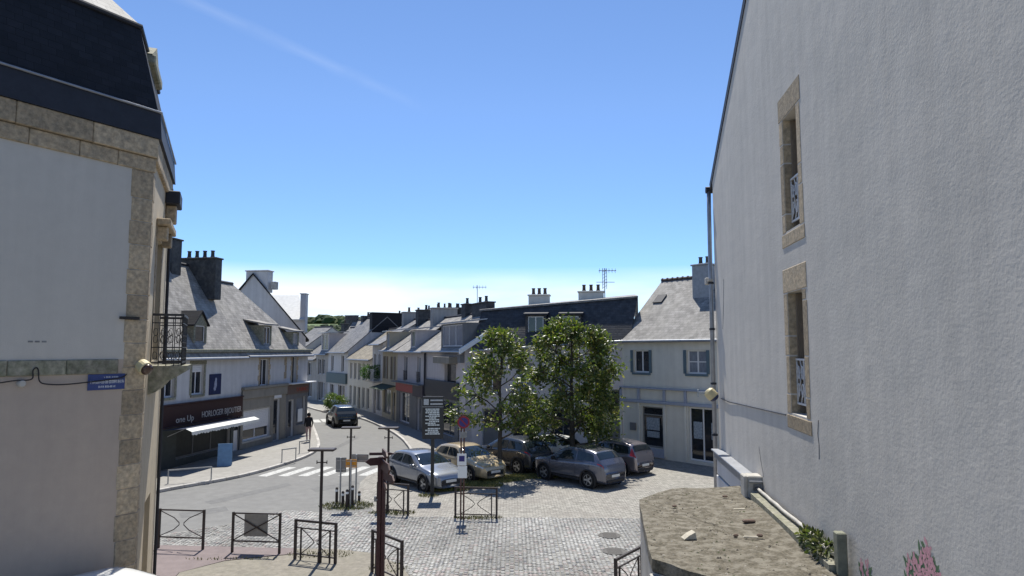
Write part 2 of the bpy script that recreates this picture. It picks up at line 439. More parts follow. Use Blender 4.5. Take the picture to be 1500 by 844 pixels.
def roof_gable(root, L0, L1, dep, eave, ridge, m, over=.22, side=.06, yr=None, th=.1, lo=None, name='roof', tiles=False, hipL=0., hipR=0.):
    """pitched roof, ridge along x at y=yr; optional hips at either end"""
    yr = dep/2 if yr is None else yr
    sl = (ridge-eave)/yr; ze = eave-sl*over
    slb = (ridge-eave)/(dep-yr); zeb = eave-slb*over
    a, b = L0-side, L1+side
    mb = MB()
    F = [(a, -over, ze), (b, -over, ze), (b-hipR, yr, ridge), (a+hipL, yr, ridge)]
    Bk = [(b, dep+over, zeb), (a, dep+over, zeb), (a+hipL, yr, ridge), (b-hipR, yr, ridge)]
    mb.slab(F, (0, 0, th)); mb.slab(Bk, (0, 0, th))
    if hipR: mb.slab([(b, -over, ze), (b, dep+over, zeb), (b-hipR, yr, ridge)], (0, 0, th))
    if hipL: mb.slab([(a, dep+over, zeb), (a, -over, ze), (a+hipL, yr, ridge)], (0, 0, th))
    r = mb.build(name, m, root)
    g = MB(); g.tube([(a+hipL, yr, ridge+th+.02), (b-hipR, yr, ridge+th+.02)], .09, 6)
    if tiles:
        n = int((b-a-hipL-hipR)/.35)
        for k in range(n): 
            q = a+hipL+.35*k; g.tube([(q, yr, ridge+th+.03), (q+.08, yr, ridge+th+.03)], .12, 6)
    g.build('ridge_tiles', M_pot if tiles else M_zincd, r)
    g = MB()
    pts = [(L0, -over-.07, ze+.02), (L1, -over-.07, ze+.02)]
    g.tube(pts, .07, 8); g.build('gutter', M_zinc, r)
    return r

def shell(root, fac, dep, eave, ridge, ops, m, yr=None, L0=0., L1=None, wd=.2, split=None, hipL=0, hipR=0):
    """outer walls of a house: front with openings, gable sides, back"""
    L1 = fac.L if L1 is None else L1; yr = dep/2 if yr is None else yr
    mb = MB()
    wall_face(mb, L0, L1, eave, ops, wd)
    for x, s, hip in ((L0, 1, hipL), (L1, -1, hipR)):
        pts = [(x, 0, 0), (x, 0, eave), (x, yr, eave if hip else ridge), (x, dep, eave), (x, dep, 0)]
        mb.poly(pts if s > 0 else pts[::-1])
    mb.quad((L0, dep, 0), (L0, dep, eave), (L1, dep, eave), (L1, dep, 0))
    return mb.build('wall', m, root)

def dormer(root, u, w, z0, z1, yf, yb, kind, wm, rm, gm=None, ridge=.5, nx=2, fm=None, over=.1):
    """roof dormer: cheeks and front, roof, window"""
    u0, u1 = u-w/2, u+w/2
    mb = MB(); o = (u0+.14, z0+.12, u1-.14, z1-.08)
    wall_face(mb, u0, u1, z1, [o], .12, y=yf, zb=z0)
    mb.quad((u0, yf, z0), (u0, yf, z1), (u0, yb, z1), (u0, yb, z0)); mb.quad((u1, yf, z0), (u1, yb, z0), (u1, yb, z1), (u1, yf, z1))
    if kind == 'gable': mb.poly([(u0, yf, z1), (u1, yf, z1), (u, yf, z1+ridge)])
    d = mb.build('dormer', wm, root)
    g = MB()
    if kind == 'gable':
        e = over; sl = ridge/(w/2)
        g.slab([(u0-e, yf-e, z1-sl*e), (u, yf-e, z1+ridge), (u, yb+ridge, z1+ridge), (u0-e, yb, z1-sl*e)], (0, 0, .07))
        g.slab([(u, yf-e, z1+ridge), (u1+e, yf-e, z1-sl*e), (u1+e, yb, z1-sl*e), (u, yb+ridge, z1+ridge)], (0, 0, .07))
    else:
        g.slab([(u0-over, yf-over-.05, z1), (u1+over, yf-over-.05, z1), (u1+over, yb, z1+ridge), (u0-over, yb, z1+ridge)], (0, 0, .08))
    g.build('dormer_roof', rm, d)
    w = window(d, o, y=yf, dep=.12, nx=nx, gm=gm, fm=fm, name='window_frame', fw=.045)
    for ch in list(w.children): ch.parent = d
    return d

def text_mesh(name, body, size, m, parent, loc, rot, depth=.006, align='LEFT'):
    c = bpy.data.curves.new(name, 'FONT'); c.body = body; c.size = size; c.extrude = depth; c.align_x = align
    o = bpy.data.objects.new(name, c); col.objects.link(o)
    dg = bpy.context.evaluated_depsgraph_get()
    me = bpy.data.meshes.new_from_object(o.evaluated_get(dg)); me.materials.clear(); me.materials.append(m)
    bpy.data.objects.remove(o); bpy.data.curves.remove(c)
    r = link_mesh(name, me, parent); r.location = loc; r.rotation_euler = rot
    return r

def strip_poly(name, pts, z, m, kind='structure'):
    mb = MB(); mb.poly([(p[0], p[1], z) for p in pts]); o = mb.build(name, m)
    return tag(o, kind=kind)
# ================================================================== THE SETTING
M_asph = mat('worn_asphalt', (.18, .178, .17), .92, .12, 1.3, .003, 120, big=.4, bigc=(.155, .153, .148), bigscale=.4)
M_earth = mat('earth', (.16, .15, .1), .95, .2, .5)
M_paint = mat('road_paint', (.42, .42, .4), .8, .4, 5)
M_pave = mat('pale_pavement', (.28, .268, .245), .9, .14, 2.5, .003, 90, big=.35, bigc=(.215, .207, .19), bigscale=.6)
M_sett = mat('parking_setts', (.29, .277, .247), .9, .28, 4, .006, 60, brick=(.2, .12, .012, .22, (0, 1)), mort=.5, big=.55, bigc=(.22, .2, .18), bigscale=.5)
M_pink = mat('pink_tarmac', (.19, .155, .15), .92, .12, 2, .003, 120, big=.3, bigc=(.17, .14, .135))
M_gravel = mat('stabilised_gravel', (.22, .2, .165), .95, .22, 4, .006, 90, big=.5, bigc=(.2, .19, .145), bigscale=.8)
M_joint = mat('sandy_joint', (.21, .2, .175), .95, .2, 8)
M_grass = mat('dry_grass', (.12, .14, .04), .8, .35, 3, vcol=True)

mb = MB(); mb.poly([(-3000, -200, -.06), (3000, -200, -.06), (3000, 4000, -.06), (-3000, 4000, -.06)])
tag(mb.build('ground', M_earth), kind='structure')
strip_poly('road', [(-60, -5), (30, -5), (30, 120), (-60, 120)], 0, M_asph)

# --- points of the right-hand street frontage (ground)
Q0 = P(681, 600, 38.0); Q0.z = 0
def along(Q, bear, px):
    d = Vector((math.sin(R(bear)), math.cos(R(bear)), 0)); k = ray(px, 560); k = k.x / k.y
    t = (k*Q.y - Q.x) / (d.x - k*d.y); return Q + d*t
Q1 = along(Q0, -24, 624); Q2 = along(Q1, -24, 582); Q3 = along(Q2, -24, 560); Q4 = along(Q3, -24, 545)
Q5 = along(Q4, -28, 509); Q6 = along(Q5, -34, 480); Q7 = along(Q6, -40, 462); Q8 = along(Q7, -44, 440); Q9 = along(Q8, -50, 415)
RL = Vector((5.95, 36.9, 0)); RR = RL + Vector((math.sin(R(140)), math.cos(R(140)), 0)) * 8.2
# --- left-hand frontage
LA = G(250, 690); LA.z = 0
Ld = (G(403, 649) - LA).normalized()
def LP(t): return LA + Ld*t
def Lt(px):
    k = ray(px, 600); k = k.x/k.y; return (k*LA.y - LA.x) / (Ld.x - k*Ld.y)

def pavement(name, kerb, back, z, m, stone=.9):
    pts = kerb + back
    mb = MB(); mb.slab([(p[0], p[1], 0.004) for p in pts], (0, 0, z-.004)); o = mb.build(name, m)
    tag(o, kind='structure')
    # kerb stones one by one along the kerb line
    acc = []
    for a, b in zip(kerb[:-1], kerb[1:]):
        a = Vector((a[0], a[1], 0)); b = Vector((b[0], b[1], 0)); L = (b-a).length; n = max(1, round(L/stone))
        for k in range(n): acc.append((a.lerp(b, k/n), a.lerp(b, (k+1)/n)))
    for a, b in acc:
        d = (b-a).normalized(); nrm = Vector((d.y, -d.x, 0)); L = (b-a).length
        g = MB(); g.bbox(.006, -.16, 0, L-.006, -.002, z+.008, .015)
        k = g.build('kerb_stone', M_kerb, o); k.location = a; k.rotation_euler = (0, 0, math.atan2(d.y, d.x))
    return o
def smooth(pts, n=6):
    out = []
    for i in range(len(pts)-1):
        p0, p1, p2, p3 = pts[max(i-1, 0)], pts[i], pts[i+1], pts[min(i+2, len(pts)-1)]
        for k in range(n):
            t = k/n; out.append(.5*((2*p1)+(p2-p0)*t+(2*p0-5*p1+4*p2-p3)*t*t+(3*p1-p0-3*p2+p3)*t**3))
    out.append(pts[-1]); return out
kl = smooth([G(*q) for q in ((60, 757), (150, 738), (247, 718), (346, 700), (412, 682), (450, 668), (464, 656), (462, 641), (455, 622), (447, 600))], 5)
# order so the road lies on the right of travel: from far to near on the left side
pl = kl[::1]
backl = [LP(12.9), LP(6), LP(0), LP(-8)]
bk = [Vector((-22, 60, 0)), LP(13.4)] + [LP(6), LP(0), LP(-9)]
pavement('pavement', pl, bk, .12, M_pave)
kr = smooth([Vector((-30, 75.5, 0)), Vector((-21.5, 68.5, 0)), Vector((-16.6, 61, 0))] + [G(*q) for q in ((526, 612.5), (568, 629.4), (590, 643), (601, 655))] + [Vector((-4.9, 36.4, 0)), Vector((-3.2, 35.7, 0)), Vector((2.6, 35.1, 0)), Vector((5.2, 35.2, 0))], 4)
pavement('pavement', kr, [RL, Vector((-2.6, 38.2, 0)), Q0, Q1, Q2, Q3, Q4, Q5, Q6, Q7, Q8], .12, M_pave)

# --- parking place, pink footpath, gravel bed
park = [G(*q) for q in ((548, 748), (575, 757), (700, 758), (936, 760))] + [Vector((5, 22.4, 0)), Vector((8.5, 22, 0)), Vector((14, 30, 0)), Vector((9.5, 34, 0)), Vector((6, 36.9, 0)), Vector((2.6, 35.5, 0)), Vector((-3.2, 35.9, 0)), Vector((-5.0, 36.2, 0)), Vector((-6.4, 33.0, 0)), Vector((-6.3, 29, 0)), Vector((-5.8, 26, 0))]
strip_poly('parking_ground', park, .004, M_sett)
cob_poly = [G(*q) for q in ((200, 790), (330, 769), (420, 748), (480, 752), (548, 748.5), (575, 757.5), (700, 758.5), (1000, 760.5))] + [Vector((6.5, 15, 0)), Vector((-3.0, 15, 0))] + [G(*q) for q in ((605, 850), (590, 830), (545, 812), (490, 806), (430, 805), (240, 800), (200, 800))]
strip_poly('cobbled_ground', cob_poly, .008, M_joint)
pk = [G(*q) for q in ((180, 801), (243, 801.5), (330, 803.5), (431, 806), (431, 814), (330, 824), (262, 842))] + [Vector((-7.6, 14.2, 0)), Vector((-11, 14, 0))]
mb = MB(); mb.slab([(p.x, p.y, .004) for p in pk], (0, 0, .05)); tag(mb.build('footpath', M_pink), kind='structure')
gv = [G(*q) for q in ((263, 842), (330, 825), (431, 815), (431, 806.5), (490, 807), (545, 813), (588, 831), (602, 851))] + [Vector((-2.4, 13, 0)), Vector((-7.4, 13.4, 0))]
mb = MB(); mb.slab([(p.x, p.y, .004) for p in gv], (0, 0, .05)); tag(mb.build('gravel_bed', M_gravel), kind='structure')
mb = MB(); mb.poly([(-14, 4, .003), (10, 4, .003), (10, 15.0, .003), (-14, 13.9, .003)]); tag(mb.build('courtyard_ground', M_pave), kind='structure')

# --- small stone setts laid in arcs, real stones
def inside(p, poly):
    c = False; n = len(poly)
    for i in range(n):
        a, b = poly[i], poly[i-1]
        if (a.y > p[1]) != (b.y > p[1]) and p[0] < (b.x-a.x)*(p[1]-a.y)/(b.y-a.y)+a.x: c = not c
    return c
vs, fs, cols = [], [], []
rc = random.Random(5); AW, SP = 1.25, .112
for ci in range(-12, 7):
    for ri in range(-10, 100):
        for si in range(11):
            xx = (si+.5)/11*2-1
            x = ci*AW + xx*AW/2; y = 14.6 + ri*SP + .36*(1-xx*xx)
            if x > 5.5 or not inside((x, y), cob_poly): continue
            tx, ty = AW/2, -.72*xx; l = math.hypot(tx, ty); tx /= l; ty /= l
            hw = .049+rc.uniform(-.006, .004); hh = .049+rc.uniform(-.006, .004); z = .016+rc.uniform(0, .012)
            x += rc.uniform(-.006, .006); y += rc.uniform(-.006, .006); o = len(vs)
            for s_, zz in ((1.0, .0085), (.78, z)):
                for (a, b) in ((-1, -1), (1, -1), (1, 1), (-1, 1)):
                    vs.append((x+(tx*a*hw-ty*b*hh)*s_, y+(ty*a*hw+tx*b*hh)*s_, zz+(rc.uniform(-.003, .003) if s_ < 1 else 0)))
            fs += [(o+4, o+5, o+6, o+7)] + [(o+k, o+(k+1) % 4, o+4+(k+1) % 4, o+4+k) for k in range(4)]
            g = rc.uniform(.235, .345)*(1+.14*math.sin(x*.9+y*.6)+.1*math.sin(x*2.3-y*1.4)); pinkness = max(0, min(1, (17.9-y)/.9)) * (1 if x > -3.2 else 0)
            rr = rc.random()
            cc = (g*1.0, g*.985, g*.93)
            if rr < .1+.5*pinkness: cc = (g*1.0, g*.88, g*.83)
            if rr > .93: cc = (g*.72, g*.72, g*.72)
            cols += [cc]*8
me = bpy.data.meshes.new('cobbles'); me.from_pydata(vs, [], fs)
at = me.color_attributes.new('tint', 'FLOAT_COLOR', 'POINT')
at.data.foreach_set('color', [q for c in cols for q in (*c, 1)])
me.materials.append(mat('sett_stone', (.4, .4, .4), .85, .15, 25, vcol=True))
tag(link_mesh('cobbles', me), 'small pale stone setts laid in arcs across the crossing', 'cobbles', kind='stuff')

# --- repaired strips in the asphalt
M_patch = mat('asphalt_patch', (.15, .149, .145), .93, .15, 2, .003, 120)
for q in (((300, 735), (420, 708), (428, 711), (310, 739)), ((455, 716), (520, 704), (527, 708), (462, 721)), ((480, 660), (520, 640), (526, 641), (487, 662)), ((262, 752), (330, 742), (335, 748), (266, 759))):
    strip_poly('road_patch', [G(*a) for a in q], .0035, M_patch)
# --- zebra crossings
def zebra(a, b, dirv, n, L, w):
    root = empty('zebra_crossing', (0, 0, 0)); tag(root, kind='structure')
    for k in range(n):
        c = a.lerp(b, k/(n-1)); d = dirv.normalized(); s = Vector((d.y, -d.x, 0))*w/2
        mb = MB(); mb.poly([c-s, c+s, c+s+d*L, c-s+d*L]); 
        o = mb.build('stripe', M_paint, root); o.location.z = .005
    return root
zebra(G(384, 698), G(531, 697), G(412, 686)-G(372, 698), 6, 2.4, .45)
zebra(G(453, 620), G(478, 618), Vector((-.35, .93, 0)), 3, 2.2, .5)
# manhole covers in the cobbles
for px, py, lab in ((893, 785.5, 'round cast iron manhole cover set in cobbles, beside the parking edge'), (900, 809, 'worn iron manhole cover set in cobbles nearer the concrete roof')):
    c = G(px, py); g = MB(); g.lathe([(.33, .0), (.33, .034), (.29, .034), (.285, .03), (0.0005, .031)], (0, 0, 0), 24)
    for k in range(-3, 4): g.box(-.2, k*.07-.015, .0305, .2, k*.07+.015, .0345)
    o = g.build('manhole_cover', mat('cast_iron', (.09, .085, .08), .6, .3, 20, metal=.3)); o.location = (c.x, c.y, 0)
    tag(o, lab, 'manhole cover')

# --- far hills with woodland
import mathutils
def hillz(x, y):
    q = max(0, 1-((y-900)/560)**2); w = max(0., 1-abs((x+260)/620)**2.2)
    return max(-2, 36*q*w + 5*math.sin(x*.021+1.3)*q*w + 3*math.sin(x*.057)*q*w - 1)
mb = MB(); NX, NY = 60, 24; X0, X1, Y0, Y1 = -900, 380, 320, 1500
vv = [(X0+(X1-X0)*i/NX, Y0+(Y1-Y0)*j/NY) for j in range(NY+1) for i in range(NX+1)]
mb.add([(x, y, hillz(x, y)) for x, y in vv], [(j*(NX+1)+i, j*(NX+1)+i+1, (j+1)*(NX+1)+i+1, (j+1)*(NX+1)+i) for j in range(NY) for i in range(NX)])
tag(mb.build('hill', mat('hill_field', (.11, .15, .06), .95, .2, .02), None, True), kind='structure')
vs, fs, cols = [], [], []; rh = random.Random(3)
for k in range(3400):
    y = rh.uniform(430, 900); x = -.36*y + rh.uniform(-.12, .26)*y
    z = hillz(x, y)
    if z < 2: continue
    if 15 < z < 34 and math.sin(x*.03+y*.011) > .55: continue      # a lighter meadow
    r = rh.uniform(4, 8); o = len(vs); n = 7; g = rh.uniform(.55, 1.15)
    cc = (.035*g, .062*g, .02*g) if rh.random() < .6 else (.06*g, .085*g, .025*g)
    rows = ((1.0, .2), (1.1, .55), (.85, .95), (.45, 1.3))
    for rr, hh in rows:
        for i in range(n):
            w = 2*math.pi*i/n; q = r*rr*rh.uniform(.75, 1.2)
            vs.append((x+q*math.cos(w), y+q*math.sin(w), z-1+r*hh*rh.uniform(.9, 1.15)))
    vs.append((x, y, z-1+r*1.45)); cols += [cc]*(4*n+1)
    for a in range(3):
        for i in range(n): fs.append((o+a*n+i, o+a*n+(i+1) % n, o+(a+1)*n+(i+1) % n, o+(a+1)*n+i))
    for i in range(n): fs.append((o+3*n+i, o+3*n+(i+1) % n, o+4*n))
me = bpy.data.meshes.new('woodland'); me.from_pydata(vs, [], fs)
at = me.color_attributes.new('tint', 'FLOAT_COLOR', 'POINT'); at.data.foreach_set('color', [q for c in cols for q in (*c, 1)])
me.materials.append(mat('far_foliage', (.05, .08, .03), .9, .35, .25, vcol=True))
tag(link_mesh('woodland', me), 'green wooded hillside beyond the rooftops', 'wood', kind='stuff')
# ================================================================== CORNER HOUSE ON THE LEFT
CR = P(212, 512, 12.5); CR.z = 0                               # its street corner
gd = Vector((.514, .857, 0)).normalized()
gab = Fac(CR - gd*10, CR)                                      # flank towards us
FE = P(238, 512, 16.0); FE.z = 0
cha = Fac(CR, FE)                                              # narrow street front
hA = gab.root('corner_house', 'tall grey rendered corner house with granite quoins, slate mansard and balcony', 'house')
GL = gab.L
zc0, zc1 = 8.78, 9.42                                          # cornice
zb0, zb1 = 5.08, 5.33                                          # belt course
def toA(p):                                                   # world -> local of hA
    q = Vector(p) - gab.A; return Vector((q.dot(gab.d), -q.dot(gab.out), q.z))
mb = MB(); mb.quad((0, 0, zb1), (GL, 0, zb1), (GL, 0, zc0), (0, 0, zc0)); mb.quad((0, 9, 0), (0, 0, 0), (0, 0, zc1), (0, 9, zc1))
mb.build('wall', M_gableup, hA)
mb = MB(); mb.quad((0, 0, 0), (GL, 0, 0), (GL, 0, zb1), (0, 0, zb1)); mb.build('wall', M_gablelo, hA)
f0 = toA(CR); f1 = toA(FE)
# street front with a French window behind the balcony and a window above
cdirl = (f1-f0).normalized(); cang = math.atan2(cdirl.y, cdirl.x)
sf = empty('street_front', f0, cang); sf.parent = hA
ops = [(1.25, zb1-.05, 2.35, 7.75), (1.3, .1, 2.4, 2.5)]
mb = MB(); wall_face(mb, 0, cha.L, zc1, ops, .22); mb.quad((cha.L, 0, 0), (cha.L, 6, 0), (cha.L, 6, zc1), (cha.L, 0, zc1))
M_frontcream = mat('cream_front', (.5, .42, .3), .85, .08, 2, .002, 60, streak=.15)
mb.build('front_wall', M_frontcream, sf)
window(sf, ops[0], dep=.22, nx=2, nz=3, surround=M_granite, fm=M_frame, name='french_window')
door(sf, ops[1], dep=.22, m=M_framew)
g = MB(); g.tube([(cha.L-.1, -.05, .1), (cha.L-.1, -.05, 9.3)], .035, 8); g.build('downpipe', M_zincd, sf)
for (ua, ub, za, zb_, ya, mm) in ((1.0, 2.6, 7.98, 8.12, -.26, M_granite), (1.15, 1.4, 7.7, 7.98, -.2, M_granite), (2.2, 2.45, 7.7, 7.98, -.2, M_granite), (2.9, 3.2, 8.35, 8.75, -.22, M_granite),
                              (2.7, 3.5, 8.75, 9.05, -.3, M_zincd)):
    g = MB(); g.bbox(ua, ya, za, ub, -.002, zb_, .02); g.build('stone_bracket', mm, sf)
# granite quoins on the corner, one by one
rq = random.Random(2); z = 0.0; k = 0
while z < zc0-.1:
    h = .43 + rq.uniform(-.03, .03)
    if z+h > zc0-.15: h = zc0-z
    if not (z < zb0 < z+h or z < zb1 < z+h) or True:
        w = .385 + (.012 if k % 2 else -.01)
        g = MB(); g.bbox(GL-w, -.014, z+.004, GL+.0, .12, z+h-.004, .012); g.build('quoin', M_granite, hA)
        g = MB(); g.bbox(.004, -.012, z+.004, .34 if k % 2 else .26, .1, z+h-.004, .012); g.build('quoin', M_granite, sf)
    z += h; k += 1
# belt course stones, two cornice courses
def course(y0, za, zb_, ln, m, nm, u_end, proud):
    u = u_end; j = 0
    while u > .2:
        l = ln*rq.uniform(.8, 1.25); a = max(0, u-l)
        g = MB(); g.bbox(a+.004, -proud, za, u-.004, .1, zb_, .014); g.build(nm, m, hA); u = a; j += 1
course(0, zb0, zb1, 1.05, M_granite_g, 'belt_stone', GL-.47, .03)
course(0, zc0, 9.05, .75, M_granite, 'cornice_stone', GL+.04, .035)
course(0, 9.055, zc1, .95, M_granite, 'cornice_stone', GL+.04, .09)
for ua in (0, 1.0, 2.0, 3.0):
    g = MB(); g.bbox(ua+.004, -.07, 9.0, min(ua+1, cha.L)-.004, .1, zc1, .02); g.build('cornice_stone', M_granite, sf)
# zinc-clad gutter band and mansard
eO = Vector((GL, 0, 0)); out2 = Vector((-math.sin(cang)*-1, -math.cos(cang), 0))
def ring(off, z):
    # offset outline of flank and street front (positive = outwards)
    n1 = Vector((0, -1, 0)); n2 = Vector((cdirl.y, -cdirl.x, 0))
    p0 = Vector((0, 0, 0)) + n1*off
    # intersection of both offset lines at the corner
    a = f0 + n2*off; t = (p0.y - a.y)/cdirl.y; c = a + cdirl*t
    e = f1 + n2*off
    i = e + Vector((-8*abs(cdirl.y), 0, 0)) + Vector((0, 2, 0))
    return [Vector((p0.x, p0.y, z)), Vector((c.x, c.y, z)), Vector((e.x, e.y, z)), Vector((0, 9, z))]
def skirt(a, b, m, nm, parent=hA):
    g = MB()
    for i in range(3): g.quad(a[i], a[i+1], b[i+1], b[i])
    return g.build(nm, m, parent)
r0, r1 = ring(.12, 9.42), ring(.08, 9.92)
g = MB()
for i in range(2): g.quad(r0[i], r0[i+1], r1[i+1], r1[i])
g.poly([q for q in ring(.12, 9.421)]); g.build('gutter_band', M_zincd, hA)
g = MB(); rr = ring(.1, 9.93); g.tube([rr[0], rr[1], rr[2]], .022, 8); g.build('gutter_lip', M_zinc, hA)
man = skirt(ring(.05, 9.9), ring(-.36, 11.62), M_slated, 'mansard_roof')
g = MB(); ta = ring(-.32, 11.63); tb = ring(-4.2, 15.5)
for i in range(2): g.quad(ta[i], ta[i+1], tb[i+1], tb[i])
g.build('upper_roof', M_slatel, hA)
g = MB(); g.tube(ring(-.34, 11.63)[:3], .05, 8); g.build('roof_moulding', M_zincd, hA)
# stone dormer above the street front
dz = MB(); dz.bbox(1.2, -.05, 9.93, 1.5, 1.3, 11.3, .02); dz.bbox(2.3, -.05, 9.93, 2.6, 1.3, 11.3, .02); dz.bbox(1.1, -.16, 11.3, 2.7, 1.4, 11.5, .03)
dz.poly([(1.1, -.1, 11.5), (2.7, -.1, 11.5), (1.9, -.1, 11.95)]); dz.quad((1.1, -.1, 11.5), (1.9, -.1, 11.95), (1.9, 1.6, 11.95), (1.1, 1.6, 11.5)); dz.quad((1.9, -.1, 11.95), (2.7, -.1, 11.5), (2.7, 1.6, 11.5), (1.9, 1.6, 11.95))
dz.v = [(a_, b_+.32, c_) for a_, b_, c_ in dz.v]; dd = dz.build('dormer', M_granite_g, sf); g = MB(); g.box(1.5, .37, 9.95, 2.3, .42, 11.3); g.build('pane', M_glass, dd)
# balcony
bal = MB(); zt = 5.18
prof = [(-.0, zt-.55), (-.14, zt-.5), (-.3, zt-.3), (-.42, zt-.26), (-.6, zt-.14), (-.66, zt-.11), (-.68, zt), (.0, zt)]
bal.slab([(.85, y, zz) for y, zz in prof], (1.75, 0, 0)); bb = bal.build('balcony', M_granite_g, sf)
g = MB(); xa, xb, ya = .92, 2.5, -.56
def rails(g, p0, p1):
    p0 = Vector(p0); p1 = Vector(p1); n = max(3, int((p1-p0).length/.11))
    for zz, w in ((.06, .03), (.36, .02), (.84, .02), (1.0, .045)): g.bar(p0+Vector((0, 0, zz)), p1+Vector((0, 0, zz)), w, w)
    for k in range(n+1):
        q = p0.lerp(p1, k/n); g.bar(q, q+Vector((0, 0, 1.0)), .016, .016)
        if k < n:
            m = p0.lerp(p1, (k+.5)/n); d = (p1-p0).normalized()*.04
            for zc in (.2, .52, .66):
                g.tube([m+d*math.cos(w)+Vector((0, 0, zc+.075*math.sin(w))) for w in [i*math.pi/4 for i in range(9)]], .007, 4)
rails(g, (xa, ya, zt), (xb, ya, zt)); rails(g, (xa, -.02, zt), (xa, ya, zt)); rails(g, (xb, -.02, zt), (xb, ya, zt))
g.build('railing', M_iron, bb)
for ch in list(sf.children):
    ch.parent = hA; ch.location = f0; ch.rotation_euler = (0, 0, cang)
bpy.data.objects.remove(sf)
# cable looping along the flank, its clips, the iron bracket
g = MB(); P0 = [gab.uz(px, py) for px, py in ((0, 560.5), (20, 557.5), (44, 555.5), (46, 543), (51, 538.5), (54, 543), (56, 559), (70, 563), (95, 563), (125, 560), (150, 557), (176, 553), (183, 548))]
p0l = [Vector((u, -.05, z)) for u, z in P0]; p0l = [p0l[0]+Vector((-2, 0, -.05))] + smooth(p0l, 5)
g.tube(p0l, .011, 6); tag(g.build('cable', M_iron, None), 'black cable looping along the flank of the corner house', 'cable')
cb = bpy.data.objects['cable']; cb.location = gab.A; cb.rotation_euler = (0, 0, gab.rz)
u, z = gab.uz(30, 562); g = MB(); g.lathe([(.06, 0), (.06, -.05), (.045, -.07), (.0005, -.07)], (u, 0, z), 14, axis='Y'); g.build('junction_box', M_conc, hA)
u, z = gab.uz(186, 466); g = MB(); g.bar((u-.15, -.04, z), (u+.2, -.04, z), .03, .05); g.build('iron_bracket', M_iron, hA)
# street name plate with two lines of small white lettering
M_blueplate = mat('blue_enamel', (.035, .06, .19), .35, .12, 9, spec=.5)
a = gab.rect(128, 548, 182, 571)
pl_ = MB(); pl_.bbox(a[0], -.022, a[1], a[2], -.002, a[3], .004); pr = pl_.build('street_name_plate', M_blueplate)
pr.location = gab.A; pr.rotation_euler = (0, 0, gab.rz); tag(pr, 'blue enamel street name plate on the grey flank wall', 'sign')
rl = random.Random(8); g = MB(); W_, H_ = a[2]-a[0], a[3]-a[1]
for (x0, x1, zc, hh) in ((.42, .8, .8, .09), (.06, .95, .5, .2), (.28, .72, .2, .13)):
    x = x0
    while x < x1:                                             # letter-like strokes, too small to read
        w = rl.uniform(.022, .034); zz = a[1]+zc*H_; X = a[0]+x*W_; XW = w*W_
        g.box(X, -.0235, zz-hh*H_/2, X+XW*.22, -.0221, zz+hh*H_/2)
        q = rl.random()
        if q < .6: g.box(X+XW*.22, -.0235, zz+hh*H_*.3, X+XW*.8, -.0221, zz+hh*H_/2)
        if q > .3: g.box(X+XW*.22, -.0235, zz-hh*H_*.1, X+XW*.75, -.0221, zz+hh*H_*.08)
        if q < .5: g.box(X+XW*.62, -.0235, zz-hh*H_/2, X+XW*.82, -.0221, zz+hh*H_*.3)
        x += w*(1.25 if rl.random() > .15 else 1.9)
g.build('lettering', M_plate, pr)
u, z = gab.uz(53, 500.5); g = MB()
for k in range(3): g.box(u-.12+.1*k, -.004, z-.014, u-.12+.1*k+.07, -.002, z+.014)
g.build('wall_marks', mat('grey_mark', (.22, .22, .22), .9), hA)

# yellowed floodlights fixed to both near houses
M_yel = mat('yellowed_plastic', (.55, .47, .27), .5, .15, 6); M_lens = mat('dark_lens', (.06, .03, .022), .25, .2, 10, spec=.5); M_lensb = mat('blue_lens', (.02, .03, .08), .2, .2, 10, spec=.6)
def flood(loc, rz, tilt, s, lens, label):
    r = empty('floodlight', loc, rz, label, 'lamp')
    g = MB(); g.lathe([(.0005, .14), (.09, .13), (.14, .08), (.15, 0), (.15, -.1), (.135, -.12)], (0, 0, 0), 18); h = g.build('housing', M_yel, r, False)
    h.rotation_euler = (tilt, 0, 0); h.scale = (s, s, s)
    g = MB(); g.lathe([(.13, -.119), (.12, -.17), (.07, -.2), (.0005, -.21)], (0, 0, 0), 18); l = g.build('lens', lens, h, True)
    g = MB(); g.bar((0, .0, .02), (0, .3, .02), .05, .05); g.bar((0, .3, -.08), (0, .3, .1), .1, .03); g.build('bracket', M_steel, r)
    return r
q = P(210, 537, 12.35); flood((q.x, q.y, q.z), 1.15, R(-62), .82, M_lens, 'yellowed round floodlight with brown lens on the corner house quoins')

# ================================================================== TALL HOUSE ON THE RIGHT
WY = 17.7; WF = P(1050, 512, WY); WF.z = 0
wdir = Vector((.118, .993, 0)).normalized()
wal = Fac(WF, WF - wdir*16.5)                                  # left (far) -> right (near)
hB = wal.root('gable_house', 'tall white stucco gable house with two stone-framed windows and a flat annexe below', 'house')

zE = 9.97; ap = 7.9; zA = zE + .605*ap
oU = (6.66, 7.42, 7.42, 9.3); oL = (6.6, 4.48, 7.4, 6.42)
mb = MB(); wall_face(mb, 0, wal.L, zE, [oU, oL], .4)
mb.poly([(0, 0, zE), (wal.L, 0, zE), (ap*2, 0, zE+.02), (ap, 0, zA)])
mb.quad((0, 9, 0), (0, 0, 0), (0, 0, zE), (0, 9, zE))
mb.build('wall', M_stucco, hB)
# roof with its verge seen edge on
rf = MB()
rf.slab([(-.28, -.008, zE-.17), (ap, -.008, zA), (ap, 9, zA), (-.28, 9, zE-.17)], (0, 0, .16)); rf.slab([(ap, -.07, zA), (2*ap, -.07, zE), (2*ap, 9, zE), (ap, 9, zA)], (0, 0, .16))
rfo = rf.build('roof', M_slated, hB)
g = MB(); g.bar((-.3, .02, zE-.13), (ap, .02, zA+.05), .08, .2); g.build('verge_board', M_zincd, rfo)
